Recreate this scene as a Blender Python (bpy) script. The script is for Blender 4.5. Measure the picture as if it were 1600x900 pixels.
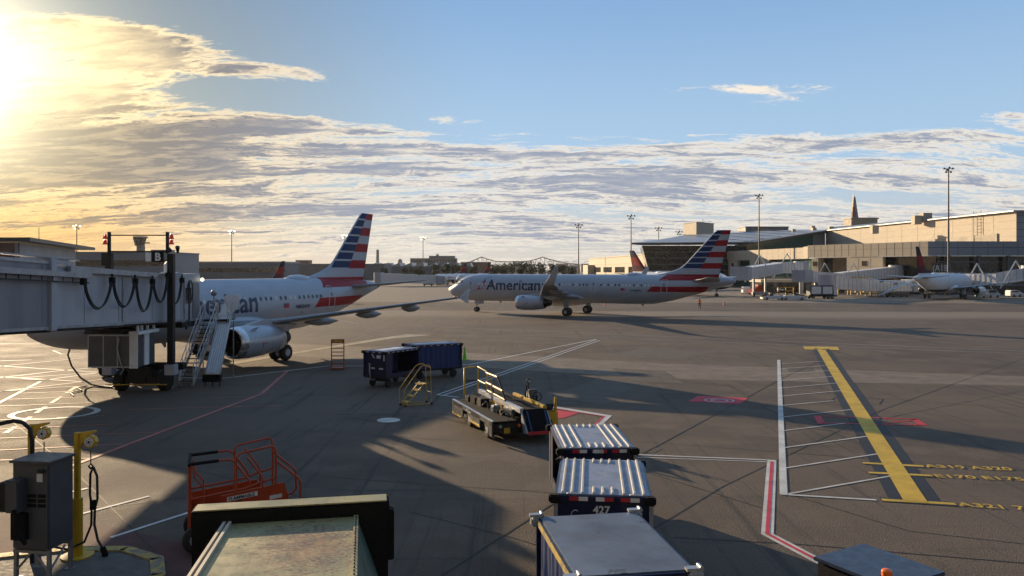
import bpy, bmesh, math, random
from mathutils import Vector, Matrix
R=math.radians; PI=math.pi
random.seed(7)
for o in list(bpy.data.objects): bpy.data.objects.remove(o)
C=bpy.context.scene.collection
# ------------------------------------------------------------------ camera
F=1194.0; HZ=421.0; H=6.55           # focal length in photo pixels, horizon row, eye height
cam=bpy.data.cameras.new('camera'); co=bpy.data.objects.new('camera',cam); C.objects.link(co)
cam.sensor_width=36; cam.lens=F/1600*36; cam.shift_y=-(450-HZ)/1600
co.location=(0,0,H); co.rotation_euler=(R(90),0,0); cam.clip_start=.1; cam.clip_end=20000
bpy.context.scene.camera=co
# ------------------------------------------------------------------ node helper
class X:
    def __init__(s,nt,v): s.nt=nt; s.v=v
    def op(s,o,b=None,c=None,cl=False):
        n=s.nt.nodes.new('ShaderNodeMath'); n.operation=o; n.use_clamp=cl
        for i,q in enumerate((s,b,c)):
            if q is None: continue
            if isinstance(q,X): s.nt.links.new(q.v,n.inputs[i])
            else: n.inputs[i].default_value=q
        return X(s.nt,n.outputs[0])
    def __add__(s,b): return s.op('ADD',b)
    def __sub__(s,b): return s.op('SUBTRACT',b)
    def __mul__(s,b): return s.op('MULTIPLY',b)
    def __truediv__(s,b): return s.op('DIVIDE',b)
    def __pow__(s,b): return s.op('POWER',b)
    def gt(s,b): return s.op('GREATER_THAN',b)
    def lt(s,b): return s.op('LESS_THAN',b)
    def clamp(s): return s.op('ADD',0.0,cl=True)
    def smooth(s,a,b,c=0,d=1):
        n=s.nt.nodes.new('ShaderNodeMapRange'); n.interpolation_type='SMOOTHSTEP'
        s.nt.links.new(s.v,n.inputs[0])
        for i,q in zip((1,2,3,4),(a,b,c,d)):
            if isinstance(q,X): s.nt.links.new(q.v,n.inputs[i])
            else: n.inputs[i].default_value=q
        return X(s.nt,n.outputs[0])
def setin(nt,sock,v):
    if isinstance(v,X): nt.links.new(v.v,sock)
    elif isinstance(v,(tuple,list)): sock.default_value=tuple(v)+((1,) if len(v)==3 and sock.type=='RGBA' else ())
    else: sock.default_value=v
def mix(nt,f,a,b,mode='MIX'):
    n=nt.nodes.new('ShaderNodeMix'); n.data_type='RGBA'; n.blend_type=mode
    setin(nt,n.inputs[0],f); setin(nt,n.inputs[6],a); setin(nt,n.inputs[7],b)
    return X(nt,n.outputs[2])
def noise(nt,vec,scale,detail=4,rough=.55,dist=0,out=0):
    n=nt.nodes.new('ShaderNodeTexNoise'); n.inputs['Scale'].default_value=scale
    n.inputs['Detail'].default_value=detail; n.inputs['Roughness'].default_value=rough
    n.inputs['Distortion'].default_value=dist
    nt.links.new(vec.v,n.inputs['Vector']); return X(nt,n.outputs[out])
def mapping(nt,vec,scale=(1,1,1),rot=(0,0,0),loc=(0,0,0)):
    n=nt.nodes.new('ShaderNodeMapping'); nt.links.new(vec.v,n.inputs[0])
    n.inputs['Scale'].default_value=scale; n.inputs['Rotation'].default_value=rot; n.inputs['Location'].default_value=loc
    return X(nt,n.outputs[0])
def coords(nt,kind='Object'):
    n=nt.nodes.new('ShaderNodeTexCoord'); return X(nt,n.outputs[kind])
def sep(nt,v):
    n=nt.nodes.new('ShaderNodeSeparateXYZ'); nt.links.new(v.v,n.inputs[0]); return [X(nt,n.outputs[i]) for i in range(3)]
def comb(nt,a,b,c):
    n=nt.nodes.new('ShaderNodeCombineXYZ')
    for i,q in enumerate((a,b,c)): setin(nt,n.inputs[i],q)
    return X(nt,n.outputs[0])
def vmath(nt,op,a,b=None):
    n=nt.nodes.new('ShaderNodeVectorMath'); n.operation=op; setin(nt,n.inputs[0],a)
    if b is not None: setin(nt,n.inputs[1],b)
    return X(nt,n.outputs['Value'] if op in('DOT_PRODUCT','LENGTH') else n.outputs[0])
# ------------------------------------------------------------------ sky, sun, exposure
SAZ=R(-37.0); SEL=R(11.6)
SD=Vector((math.sin(SAZ)*math.cos(SEL),math.cos(SAZ)*math.cos(SEL),math.sin(SEL)))
W=bpy.data.worlds.new('World'); bpy.context.scene.world=W; W.use_nodes=True
nt=W.node_tree; nt.nodes.clear()
def build_sky():
    sky=nt.nodes.new('ShaderNodeTexSky'); sky.sky_type='NISHITA'; sky.sun_disc=False
    sky.sun_elevation=SEL; sky.sun_rotation=SAZ; sky.air_density=1.0; sky.dust_density=.7; sky.ozone_density=2.2
    base=X(nt,sky.outputs[0])
    d=coords(nt,'Generated'); dx,dy,dz=sep(nt,d)
    az=dx.op('ARCTAN2',dy)*57.2958           # degrees right of the view axis
    el=dz.op('ARCSINE')*57.2958
    sa=vmath(nt,'DOT_PRODUCT',d,tuple(SD)).op('MINIMUM',1.0).op('ARCCOSINE')*57.2958
    # cloud coordinates: a flat layer seen in perspective
    k=dz.op('MAXIMUM',0.0)+.15
    wv=comb(nt,dx/k,dy/k,0.0)
    w=noise(nt,mapping(nt,wv,(.5,.8,1)),1.6,6,.62,out=1)
    wv2=vmath(nt,'ADD',wv,vmath(nt,'MULTIPLY',w,(.8,.5,0)))
    big=noise(nt,mapping(nt,wv2,(.52,2.3,1),(0,0,R(-6)),(3.4,1.9,0)),1.5,9,.60)
    fine=noise(nt,mapping(nt,wv2,(2.4,7.0,1),(0,0,R(-14)),(5,2,0)),2.1,8,.66)
    ripple=noise(nt,mapping(nt,wv2,(9,20,1),(0,0,R(20)),(1,2,0)),3.0,5,.65)
    dens=big*.56+fine*.30+ripple*.14
    bank=lambda a,b,ra,rb,amp,i0=.25:(((az-a)/ra)**2.0+((el-b)/rb)**2.0).op('SQRT').smooth(i0,1.15,amp,0)
    cov=(el-az.smooth(-26,6,12.5,10.3)).smooth(-2.0,1.2,.090,-.19)
    cov=cov+bank(20.5,12.2,5.5,1.3,.20)+bank(14,12.8,6,.7,.15)+bank(-2,11.2,8,.8,.12)+bank(-31,14.0,9,3.6,.27)+bank(-24,14.6,7,2.3,.24)+bank(-16.5,13.7,6,1.3,.23)
    cov=cov+bank(-30,7.6,12,2.6,.24)+bank(-16,11.6,6,.7,-.14)+bank(24,10.5,12,1.0,-.12)+bank(14,4.6,14,1.6,-.04)+az.smooth(10,34,0,-.035)+el.smooth(1.0,4.5,-.07,0)
    dd=dens+cov
    m=dd.smooth(.498,.575)
    thick=dd.smooth(.538,.625)*(fine.smooth(.35,.65,.72,1.12))
    thick=(thick-bank(-30,13.5,9,4.0,.70)-bank(18,12.4,9,2,.8)).clamp()
    rim=mix(nt,sa.smooth(5,34),(9.4,7.2,3.9),(7.2,6.5,5.5))
    core=mix(nt,sa.smooth(6,30),(1.7,1.45,1.25),(2.4,2.7,3.4))
    cc=mix(nt,thick,rim,core)
    # clear sky
    hi=mix(nt,sa.smooth(8,36),(1.35,1.85,2.3),(1.75,3.15,5.3))
    hi=mix(nt,el.smooth(8,22),mix(nt,sa.smooth(8,36),(2.3,2.7,2.7),(3.0,4.4,6.0)),hi)
    lowc=mix(nt,sa.smooth(8,34),(4.2,3.3,2.1),(4.5,4.45,4.3))
    clear=mix(nt,el.smooth(0,9),lowc,hi)
    base=mix(nt,.93,base,clear)
    s=mix(nt,m*.95,base,cc)
    belt=el.smooth(2.0,7.5,1,0)*az.smooth(-34,-17,1,0)
    s=mix(nt,belt*.80,s,mix(nt,(thick*m).clamp(),mix(nt,m,(5.2,2.7,.6),(9.8,5.0,1.0)),(2.6,1.8,1.0)))
    # sunlight scattered round the disc
    g1=(sa*-.36).op('EXPONENT'); g2=(sa*-.13).op('EXPONENT')
    s=mix(nt,1.0,s,comb(nt,g1*40.0+g2*.3,g1*34.0+g2*.15,g1*20.0),'ADD')
    s=mix(nt,dy.smooth(.35,-.35,0,.72),s,(.55,.62,.80))   # the sky away from the sunset is duller
    s=mix(nt,el.smooth(-1.5,-.2,1,0),s,(1.0,.95,.9))
    bg=nt.nodes.new('ShaderNodeBackground'); nt.links.new(s.v,bg.inputs[0]); bg.inputs[1].default_value=.090
    out=nt.nodes.new('ShaderNodeOutputWorld'); nt.links.new(bg.outputs[0],out.inputs[0])
build_sky()
sl=bpy.data.lights.new('sun','SUN'); sl.energy=5.0; sl.angle=R(.5); sl.color=(1,.75,.47)
so=bpy.data.objects.new('sun',sl); C.objects.link(so); so.rotation_euler=SD.to_track_quat('Z','Y').to_euler(); so.location=(0,0,60)
vs=bpy.context.scene.view_settings; vs.view_transform='Standard'; vs.look='None'; vs.gamma=1; vs.exposure=.60; vs.use_curve_mapping=False
# ------------------------------------------------------------------ materials
MC={}
def mat(name,col,rough=.6,metal=0,var=.18,vs=2.0,bump=0,dirt=None,ds=1.5,dth=(.55,.7),emit=0,spec=.5,stretch=(1,1,1),coat=0):
    if name in MC: return MC[name]
    m=bpy.data.materials.new(name); m.use_nodes=True; t=m.node_tree; b=t.nodes['Principled BSDF']
    v=mapping(t,coords(t),stretch)
    n=noise(t,v,vs,5,.6)
    f=n.smooth(.25,.75,1-var,1+var)
    c=mix(t,1.0,col,comb(t,f,f,f),'MULTIPLY')
    if dirt is not None:
        dn=noise(t,mapping(t,v,(1,1,1),(0,0,0),(7,3,1)),ds,7,.68,.4).smooth(dth[0],dth[1])
        c=mix(t,dn,c,dirt)
    t.links.new(c.v,b.inputs['Base Color'])
    r=noise(t,v,vs*3,4,.6).smooth(.2,.8,max(rough-.1,.03),min(rough+.12,1)); t.links.new(r.v,b.inputs['Roughness'])
    b.inputs['Metallic'].default_value=metal; b.inputs['Specular IOR Level'].default_value=spec
    b.inputs['Coat Weight'].default_value=coat
    if emit: b.inputs['Emission Color'].default_value=tuple(col)+(1,); b.inputs['Emission Strength'].default_value=emit
    if bump:
        bn=t.nodes.new('ShaderNodeBump'); bn.inputs['Strength'].default_value=bump; bn.inputs['Distance'].default_value=.02
        t.links.new(noise(t,v,vs*8,5,.6).v,bn.inputs['Height']); t.links.new(bn.outputs[0],b.inputs['Normal'])
    MC[name]=m; return m
M=dict(
 silver=mat('silver_paint',(.40,.43,.48),.33,.2,.06,.6,coat=.15),
 navytxt=mat('navy_lettering',(.012,.03,.085),.4),
 redpt=mat('red_paint',(.42,.02,.03),.4),
 bluept=mat('blue_paint',(.015,.07,.22),.4),
 white=mat('white_paint',(.72,.72,.72),.4,0,.08,1,dirt=(.4,.38,.34),ds=2.5,dth=(.6,.8)),
 planewhite=mat('aircraft_white',(.74,.75,.77),.3,0,.04,.5,coat=.3),
 navy=mat('navy_paint',(.012,.018,.06),.35,0,.1),
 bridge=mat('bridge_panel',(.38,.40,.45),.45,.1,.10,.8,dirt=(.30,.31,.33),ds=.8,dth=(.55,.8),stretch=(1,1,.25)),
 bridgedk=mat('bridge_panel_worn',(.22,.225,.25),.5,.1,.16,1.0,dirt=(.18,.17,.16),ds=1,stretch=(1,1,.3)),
 beam=mat('galvanised_beam',(.33,.35,.38),.45,.5,.2,3),
 dkmetal=mat('dark_metal',(.014,.013,.013),.55,.3,.3,4),
 black=mat('black_rubber',(.010,.010,.010),.85,0,.2,5,spec=.2),
 hose=mat('black_hose',(.02,.02,.02),.55,0,.2,8),
 glass=mat('window_glass',(.02,.025,.03),.08,0,.1,spec=.8),
 tyre=mat('tyre_rubber',(.018,.017,.016),.8,0,.2,4),
 rim=mat('wheel_rim',(.28,.28,.28),.4,.7),
 chrome=mat('polished_lip',(.62,.62,.62),.22,.95,.05),
 alu=mat('bare_aluminium',(.55,.56,.58),.32,.85,.1,6),
 greybox=mat('grey_enamel',(.065,.07,.078),.42,.1,.18,2,dirt=(.07,.06,.05),ds=3),
 steel=mat('steel_tube',(.25,.26,.27),.4,.7,.15),
 yellow=mat('yellow_enamel',(.55,.33,.012),.42,0,.15,3,dirt=(.22,.14,.03),ds=5,dth=(.6,.72)),
 orange=mat('orange_enamel',(.36,.045,.010),.42,0,.15,3,dirt=(.20,.04,.015),ds=4,dth=(.58,.75)),
 orangel=mat('orange_lens',(.75,.13,.01),.25),
 redlens=mat('red_lamp_lens',(.6,.03,.012),.25,emit=.12),
 cart=mat('cart_blue',(.005,.010,.045),.38,.1,.25,2,dirt=(.03,.035,.05),ds=3),
 cartroof=mat('cart_roof_aluminium',(.20,.24,.32),.60,.1,.22,2.2,dirt=(.32,.33,.35),ds=2.2,dth=(.5,.75)),
 cartroofb=mat('cart_roof_blue',(.012,.05,.17),.4,.1,.2,2,dirt=(.10,.11,.15),ds=3),
 tractor_top=mat('tractor_top',(.022,.038,.075),.42,.1,.2,2,dirt=(.05,.06,.08),ds=3),
 ribpaint=mat('rib_paint',(.42,.42,.40),.72,0,.12,4,spec=.25),
 flatroof=mat('scuffed_roof',(.10,.13,.18),.62,.05,.35,.9,dirt=(.045,.055,.07),ds=3,dth=(.60,.67),spec=.35),
 tarp=mat('blue_curtain',(.006,.032,.14),.5,0,.35,1.5,stretch=(6,6,.5),bump=.5),
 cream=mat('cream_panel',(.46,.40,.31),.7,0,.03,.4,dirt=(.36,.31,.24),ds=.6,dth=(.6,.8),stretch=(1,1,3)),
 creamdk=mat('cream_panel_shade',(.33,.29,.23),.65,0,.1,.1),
 slab=mat('grey_cladding',(.28,.31,.35),.6,0,.08,.1),
 roof=mat('pale_metal_roof',(.33,.33,.33),.42,.35,.12,.05),
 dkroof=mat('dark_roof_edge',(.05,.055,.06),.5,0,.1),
 greenglass=mat('green_glazing',(.02,.12,.10),.15,0,.3,.15,spec=.8),
 dkglass=mat('dark_glazing',(.022,.024,.022),.12,0,.5,.25,spec=.8),
 brick=mat('brown_brick',(.20,.11,.08),.8,0,.15,.2),
 greybldg=mat('grey_concrete',(.17,.17,.18),.75,0,.12,.1),
 farroof=mat('far_roof',(.22,.23,.25),.6,0,.12,.03),
 mast=mat('mast_steel',(.10,.10,.10),.5,.4,.2),
 lamp=mat('lamp_glow',(.85,1.0,.85),.3,emit=1.6),
 lampw=mat('lamp_warm',(1.0,.9,.6),.3,emit=1.6),
 truss=mat('bridge_truss_green',(.12,.14,.14),.6,.2),
 cone=mat('lime_cone',(.22,.62,.02),.5),
 ocone=mat('orange_cone',(.80,.11,.02),.5),
 skin=mat('skin',(.32,.18,.12),.6),
 cloth=mat('dark_trousers',(.02,.02,.028),.8),
 vest=mat('orange_vest',(.75,.16,.02),.7),
 kerb=mat('kerb_yellow',(.42,.30,.06),.7,0,.2,4,dirt=(.18,.15,.11),ds=4,dth=(.45,.6)),
 island=mat('island_concrete',(.10,.09,.08),.8,0,.25,3,bump=.4),
 belt=mat('conveyor_rubber',(.009,.009,.010),.9,0,.3,8,spec=.15),
 winggrey=mat('wing_grey',(.20,.21,.23),.4,.1,.1,1),  # grey wing paint, with shade under wings and tailplane put into the tone
 seat=mat('seat_vinyl',(.01,.02,.06),.5),
 labelw=mat('white_decal',(.62,.62,.60),.5),
 dkgreen=mat('dark_green_hopper',(.02,.035,.03),.45,0,.3,2),
 tealside=mat('teal_side',(.05,.10,.085),.4,0,.3,1),
 bark=mat('bark',(.06,.045,.03),.9),
)
def rust_roof():
    m=bpy.data.materials.new('rust_flecked_green'); m.use_nodes=True; t=m.node_tree; b=t.nodes['Principled BSDF']
    v=coords(t); x,y,z=sep(t,v)
    c=mix(t,noise(t,v,.9,4,.6).smooth(.3,.7),(.20,.19,.09),(.33,.29,.13))
    # rust flecks, dense in one worn patch
    dx=(x-.30)/.8; dy=(y+1.5)/1.1; r=(dx*dx+dy*dy).op('SQRT')
    fl=noise(t,mapping(t,v,(1,1.9,1)),17,3,.6)+r.smooth(0,2.0,.15,-.06)
    c=mix(t,fl.smooth(.585,.605),c,(.13,.05,.02))
    st=noise(t,mapping(t,v,(1,.3,1)),3,5,.6)+r.smooth(0,1.6,.06,-.2)
    c=mix(t,st.smooth(.50,.68,0,.7),c,(.30,.18,.07))
    for yy in (-1.9,-3.9): c=mix(t,(y-yy).op('ABSOLUTE').lt(.006)*.6,c,(.12,.11,.08))
    t.links.new(c.v,b.inputs['Base Color']); t.links.new(noise(t,v,3,4).smooth(.3,.7,.36,.55).v,b.inputs['Roughness'])
    b.inputs['Metallic'].default_value=.05
    bn=t.nodes.new('ShaderNodeBump'); bn.inputs['Strength'].default_value=.35; bn.inputs['Distance'].default_value=.05
    t.links.new(noise(t,v,1.1,2).v,bn.inputs['Height']); t.links.new(bn.outputs[0],b.inputs['Normal']); return m
M['rustroof']=rust_roof()
def ground_mat():
    m=bpy.data.materials.new('apron_asphalt'); m.use_nodes=True; t=m.node_tree; b=t.nodes['Principled BSDF']
    v=coords(t); x,y,z=sep(t,v)
    grain=noise(t,v,38,3,.7); spk=noise(t,v,9,6,.7); mid=noise(t,v,.35,6,.62); big=noise(t,mapping(t,v,(1,1.6,1),(0,0,R(15))),.045,4,.55)
    c=mix(t,big.smooth(.35,.65),(.085,.060,.042),(.165,.120,.082))
    c=mix(t,mid.smooth(.45,.62,0,.9),c,(.165,.125,.092))
    c=mix(t,grain.smooth(.3,.75,0,.6),c,(.05,.043,.038))
    c=mix(t,noise(t,v,26,2,.6).smooth(.60,.72,0,.55),c,(.24,.19,.14)); c=mix(t,noise(t,mapping(t,v,(1,1,1),(0,0,0),(3,8,0)),19,3,.6).smooth(.52,.64,0,.5),c,(.035,.029,.024))
    # streaks left by tyres
    st=noise(t,mapping(t,v,(2.2,.06,1),(0,0,R(24))),1.0,5,.65); st2=noise(t,mapping(t,v,(.05,1.9,1),(0,0,R(-6))),1.0,5,.65)
    c=mix(t,noise(t,mapping(t,v,(1,1,1),(0,0,R(30)),(9,4,0)),.16,5,.7,.8).smooth(.52,.66,0,.45),c,(.055,.046,.038)); c=mix(t,st.smooth(.54,.68,0,.7),c,(.040,.035,.031)); c=mix(t,st2.smooth(.55,.74,0,.55),c,(.042,.038,.035))
    c=mix(t,noise(t,v,.8,7,.75,1.0).smooth(.66,.72,0,.55),c,(.028,.026,.026))   # oil stains
    # lighter concrete lanes far out
    ln=(y+x*.05); lane=ln.smooth(100,112)*ln.smooth(119,123,1,0)+ln.smooth(150,155)
    c=mix(t,lane.clamp()*.7,c,(.27,.22,.165))
    t.links.new(c.v,b.inputs['Base Color'])
    ro=mid.smooth(.3,.7,.78,.90); t.links.new(ro.v,b.inputs['Roughness']); b.inputs['Specular IOR Level'].default_value=.32
    bn=t.nodes.new('ShaderNodeBump'); bn.inputs['Strength'].default_value=.7; bn.inputs['Distance'].default_value=.016
    h=grain+spk*.8+noise(t,v,22,2,.5).smooth(.45,.65)*.7; t.links.new(h.v,bn.inputs['Height']); t.links.new(bn.outputs[0],b.inputs['Normal']); return m
M['ground']=ground_mat()
def paint(name,col,wear=.5,rough=.66,grit=0):
    m=bpy.data.materials.new(name); m.use_nodes=True; t=m.node_tree; b=t.nodes['Principled BSDF']
    v=coords(t); n=noise(t,v,6,7,.72)
    c=mix(t,n.smooth(wear,wear+.22),col,(.09,.08,.07)); f=noise(t,v,1.1,4).smooth(.3,.7,.72,1.0)
    c=mix(t,1.0,c,comb(t,f,f,f),'MULTIPLY'); t.links.new(c.v,b.inputs['Base Color']); b.inputs['Roughness'].default_value=rough; b.inputs['Specular IOR Level'].default_value=.28
    if grit:
        gr=noise(t,v,26,2,.6); c=mix(t,gr.smooth(.52,.66,0,.45),c,(.05,.042,.035)); c=mix(t,noise(t,mapping(t,v,(.05,1.6,1),(0,0,R(-6))),1.2,5,.65).smooth(.52,.7,0,.6),c,(.06,.05,.042)); c=mix(t,noise(t,v,.5,6,.7).smooth(.5,.68,0,.5),c,(.075,.062,.05)); t.links.new(c.v,b.inputs['Base Color'])
        bn=t.nodes.new('ShaderNodeBump'); bn.inputs['Strength'].default_value=.6; bn.inputs['Distance'].default_value=.015; t.links.new(noise(t,v,30,3,.7).v,bn.inputs['Height']); t.links.new(bn.outputs[0],b.inputs['Normal'])
    return m
M['mkwhite']=paint('marking_white',(.62,.60,.56),.56); M['mkfaint']=paint('marking_faint_white',(.34,.31,.28),.40)
M['mkyellow']=paint('marking_yellow',(.66,.42,.04),.56); M['mkcream']=paint('marking_cream',(.50,.42,.28),.5); M['mkred']=paint('marking_red',(.62,.04,.06),.58)
M['mkmaroon']=paint('marking_maroon',(.13,.055,.05),.58,.85,1); M['mkpink']=paint('marking_faded_red',(.50,.16,.13),.54); M['mkdark']=paint('marking_black_border',(.022,.022,.025),.62)
M['patch']=paint('concrete_strip',(.24,.185,.135),.62,.8,1); M['patch2']=paint('grey_patch',(.135,.105,.08),.55,.8,1); M['seam']=paint('tar_seam',(.018,.017,.017),.68)
# ------------------------------------------------------------------ mesh helper
class MB:
    def __init__(s): s.v=[]; s.f=[]; s.mi=[]; s.cur=0; s.sm=[]; s.smooth=False
    def add(s,vs,fs):
        b=len(s.v); s.v+= [tuple(q) for q in vs]
        for f in fs: s.f.append([b+i for i in f]); s.mi.append(s.cur); s.sm.append(s.smooth)
    def box(s,c,d,rz=0,rx=0,ry=0):
        m=Matrix.Translation(c)@Matrix.Rotation(rz,4,'Z')@Matrix.Rotation(ry,4,'Y')@Matrix.Rotation(rx,4,'X')
        h=[q/2 for q in d]
        vs=[m@Vector((a*h[0],b*h[1],e*h[2])) for a in(-1,1) for b in(-1,1) for e in(-1,1)]
        s.add(vs,[(0,1,3,2),(4,6,7,5),(0,4,5,1),(2,3,7,6),(0,2,6,4),(1,5,7,3)]); return s
    def bb(s,x0,x1,y0,y1,z0,z1): return s.box(((x0+x1)/2,(y0+y1)/2,(z0+z1)/2),(abs(x1-x0),abs(y1-y0),abs(z1-z0)))
    def tube(s,pts,r,n=8,cap=True):
        pts=[Vector(p) for p in pts]; rs=r if isinstance(r,(list,tuple)) else [r]*len(pts)
        rings=[]; up=None
        for i,p in enumerate(pts):
            t=(pts[min(i+1,len(pts)-1)]-pts[max(i-1,0)]).normalized()
            if up is None: up=Vector((0,0,1)) if abs(t.z)<.9 else Vector((1,0,0))
            a=t.cross(up); 
            if a.length<1e-4: a=t.cross(Vector((0,1,0)))
            a.normalize(); b=a.cross(t).normalized(); up=b
            rings.append([p+(a*math.cos(2*PI*k/n)+b*math.sin(2*PI*k/n))*rs[i] for k in range(n)])
        sm=s.smooth; s.smooth=n>5
        s.loft(rings,cap); s.smooth=sm; return s
    def loft(s,rings,cap=True,closed=True):
        n=len(rings[0]); vs=[q for r in rings for q in r]; fs=[]
        for i in range(len(rings)-1):
            for k in range(n if closed else n-1):
                k2=(k+1)%n; fs.append((i*n+k,i*n+k2,(i+1)*n+k2,(i+1)*n+k))
        s.add(vs,fs)
        if cap:
            sm=s.smooth; s.smooth=False
            s.add(rings[0],[tuple(range(n))[::-1]]); s.add(rings[-1],[tuple(range(n))]); s.smooth=sm
        return s
    def cyl(s,a,b,r,n=16,r2=None): return s.tube([a,b],[r,r if r2 is None else r2],n)
    def prism(s,pts,z0,z1):
        n=len(pts); s.add([(p[0],p[1],z0) for p in pts]+[(p[0],p[1],z1) for p in pts],
          [tuple(range(n))[::-1],tuple(range(n,2*n))]+[(i,(i+1)%n,n+(i+1)%n,n+i) for i in range(n)]); return s
    def slabp(s,pts,off):      # polygon of 3D points thickened by vector off
        off=Vector(off); n=len(pts); s.add([tuple(p) for p in pts]+[tuple(Vector(p)+off) for p in pts],
          [tuple(range(n))[::-1],tuple(range(n,2*n))]+[(i,(i+1)%n,n+(i+1)%n,n+i) for i in range(n)]); return s
    def sphere(s,c,r,n=16,m=10,sc=(1,1,1),half=False):
        c=Vector(c); rings=[]
        for j in range(m+1):
            th=(PI/2 if half else PI)*j/m; rr=max(math.sin(th),.001)
            rings.append([c+Vector((rr*math.cos(2*PI*k/n)*r*sc[0],rr*math.sin(2*PI*k/n)*r*sc[1],math.cos(th)*r*sc[2])) for k in range(n)])
        sm=s.smooth; s.smooth=True; s.loft(rings,True); s.smooth=sm; return s
    def build(s,name,mats,parent=None,bevel=0):
        me=bpy.data.meshes.new(name); me.from_pydata(s.v,[],s.f)
        for m in (mats if isinstance(mats,(list,tuple)) else [mats]): me.materials.append(M[m] if isinstance(m,str) else m)
        for p,i,q in zip(me.polygons,s.mi,s.sm): p.material_index=i; p.use_smooth=q
        b=bmesh.new(); b.from_mesh(me); bmesh.ops.recalc_face_normals(b,faces=b.faces)
        if bevel:
            bmesh.ops.remove_doubles(b,verts=b.verts,dist=1e-5)
            bmesh.ops.bevel(b,geom=[e for e in b.edges if len(e.link_faces)==2 and e.calc_face_angle(0)>.6],offset=bevel,segments=2,affect='EDGES')
        b.to_mesh(me); b.free()
        o=bpy.data.objects.new(name,me); C.objects.link(o)
        if parent is not None: o.parent=parent
        return o
def tag(o,label=None,cat=None,group=None,kind=None):
    if label: o['label']=label
    if cat: o['category']=cat
    if group: o['group']=group
    if kind: o['kind']=kind
    return o
def thing(name,label,cat,loc=(0,0,0),rz=0,group=None,scale=1):
    o=bpy.data.objects.new(name,None); C.objects.link(o); o.location=loc; o.rotation_euler=(0,0,rz); o.empty_display_size=.3
    if scale!=1: o.scale=(scale,)*3
    return tag(o,label,cat,group)
def dup(r,loc,rz,label=None,scale=None):
    def cp(o,p):
        c=o.copy(); C.objects.link(c)
        if p is not None: c.parent=p
        for ch in list(o.children): cp(ch,c)
        return c
    c=cp(r,None); c.location=loc; c.rotation_euler=(0,0,rz)
    if scale: c.scale=(scale,)*3
    if label: c['label']=label
    return c
def G(px,py,z=0):          # photo pixel of a point at height z -> where it stands
    d=F*(H-z)/(py-HZ); return Vector(((px-800)/F*d,d,z))
def textmesh(s,size,bold=0.0,slices=None,align='LEFT'):
    cu=bpy.data.curves.new('t','FONT'); cu.body=s; cu.size=size; cu.offset=bold; cu.align_x=align; cu.resolution_u=3
    o=bpy.data.objects.new('t',cu); C.objects.link(o); bpy.context.view_layer.update()
    me=bpy.data.meshes.new_from_object(o.evaluated_get(bpy.context.evaluated_depsgraph_get()))
    bpy.data.objects.remove(o); b=bmesh.new(); b.from_mesh(me); bpy.data.meshes.remove(me)
    if slices:
        z=-size*.4
        while z<size*1.2:
            bmesh.ops.bisect_plane(b,geom=b.verts[:]+b.edges[:]+b.faces[:],plane_co=(0,z,0),plane_no=(0,1,0)); z+=slices
    vs=[v.co.copy() for v in b.verts]; fs=[[v.index for v in f.verts] for f in b.faces]; b.free(); return vs,fs
def text(name,s,size,fn,material,parent,bold=0.0,slices=None,align='LEFT'):
    vs,fs=textmesh(s,size,bold,slices,align); m=MB(); m.add([fn(v.x,v.y) for v in vs],fs)
    me=bpy.data.meshes.new(name); me.from_pydata(m.v,[],m.f); me.materials.append(M[material])
    o=bpy.data.objects.new(name,me); C.objects.link(o)
    if parent is not None: o.parent=parent
    return o
# ------------------------------------------------------------------ ground and markings
g=MB(); g.add([(-9000,-60,0),(9000,-60,0),(9000,14000,0),(-9000,14000,0)],[(0,1,2,3)])
tag(g.build('ground','ground'),kind='structure')
def strip(m,pts,w,z,w2=None):
    P=[Vector((p.x,p.y)) for p in pts]; n=len(P); L=[];Rr=[]
    for i,p in enumerate(P):
        a=(P[i]-P[i-1]).normalized() if i>0 else None; b=(P[i+1]-P[i]).normalized() if i<n-1 else None
        t=(a+b).normalized() if a and b else (a or b); nn=Vector((-t.y,t.x)); k=1/max(nn.dot(Vector((-a.y,a.x))),.4) if a and b else 1
        ww=w if w2 is None else w+(w2-w)*i/(n-1)
        L.append(p+nn*ww/2*k); Rr.append(p-nn*ww/2*k)
    m.add([(q.x,q.y,z) for q in L]+[(q.x,q.y,z) for q in Rr],[(i,i+1,n+i+1,n+i) for i in range(n-1)])
def lines(name,lst,material,z=.012):
    m=MB()
    for w,pts in lst: strip(m,[G(*p) for p in pts],w,z)
    return tag(m.build(name,material),kind='structure')
def zz(k,ox,oy,pts): return [(ox+a/k,oy+b/k) for a,b in pts]
m=MB()
def gpoly(m,pts,z): m.add([(q.x,q.y,z) for q in (G(*p) for p in pts)],[tuple(range(len(pts)))])
gpoly(m,[(300,529),(540,541),(1040,568),(1700,592),(1700,605),(1040,592),(540,561),(300,549)],.004)
tag(m.build('concrete_strip','patch'),kind='structure')
m=MB(); gpoly(m,[(955,575),(1040,580),(1070,600),(985,596)],.008); gpoly(m,[(862,618),(940,590),(1000,598),(948,634)],.004)
gpoly(m,[(1000,545),(1130,548),(1060,562),(930,558)],.004); gpoly(m,[(1230,574),(1268,574),(1275,581),(1232,581)],.008); gpoly(m,[(1008,700),(1036,701),(1022,708),(1000,707)],.008)
gpoly(m,[(430,659),(455,656),(475,658),(450,664)],.004)
tag(m.build('apron_patches','patch2'),kind='structure')
K=4.287; L8=lambda *p: zz(K,0,510,p)
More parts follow.
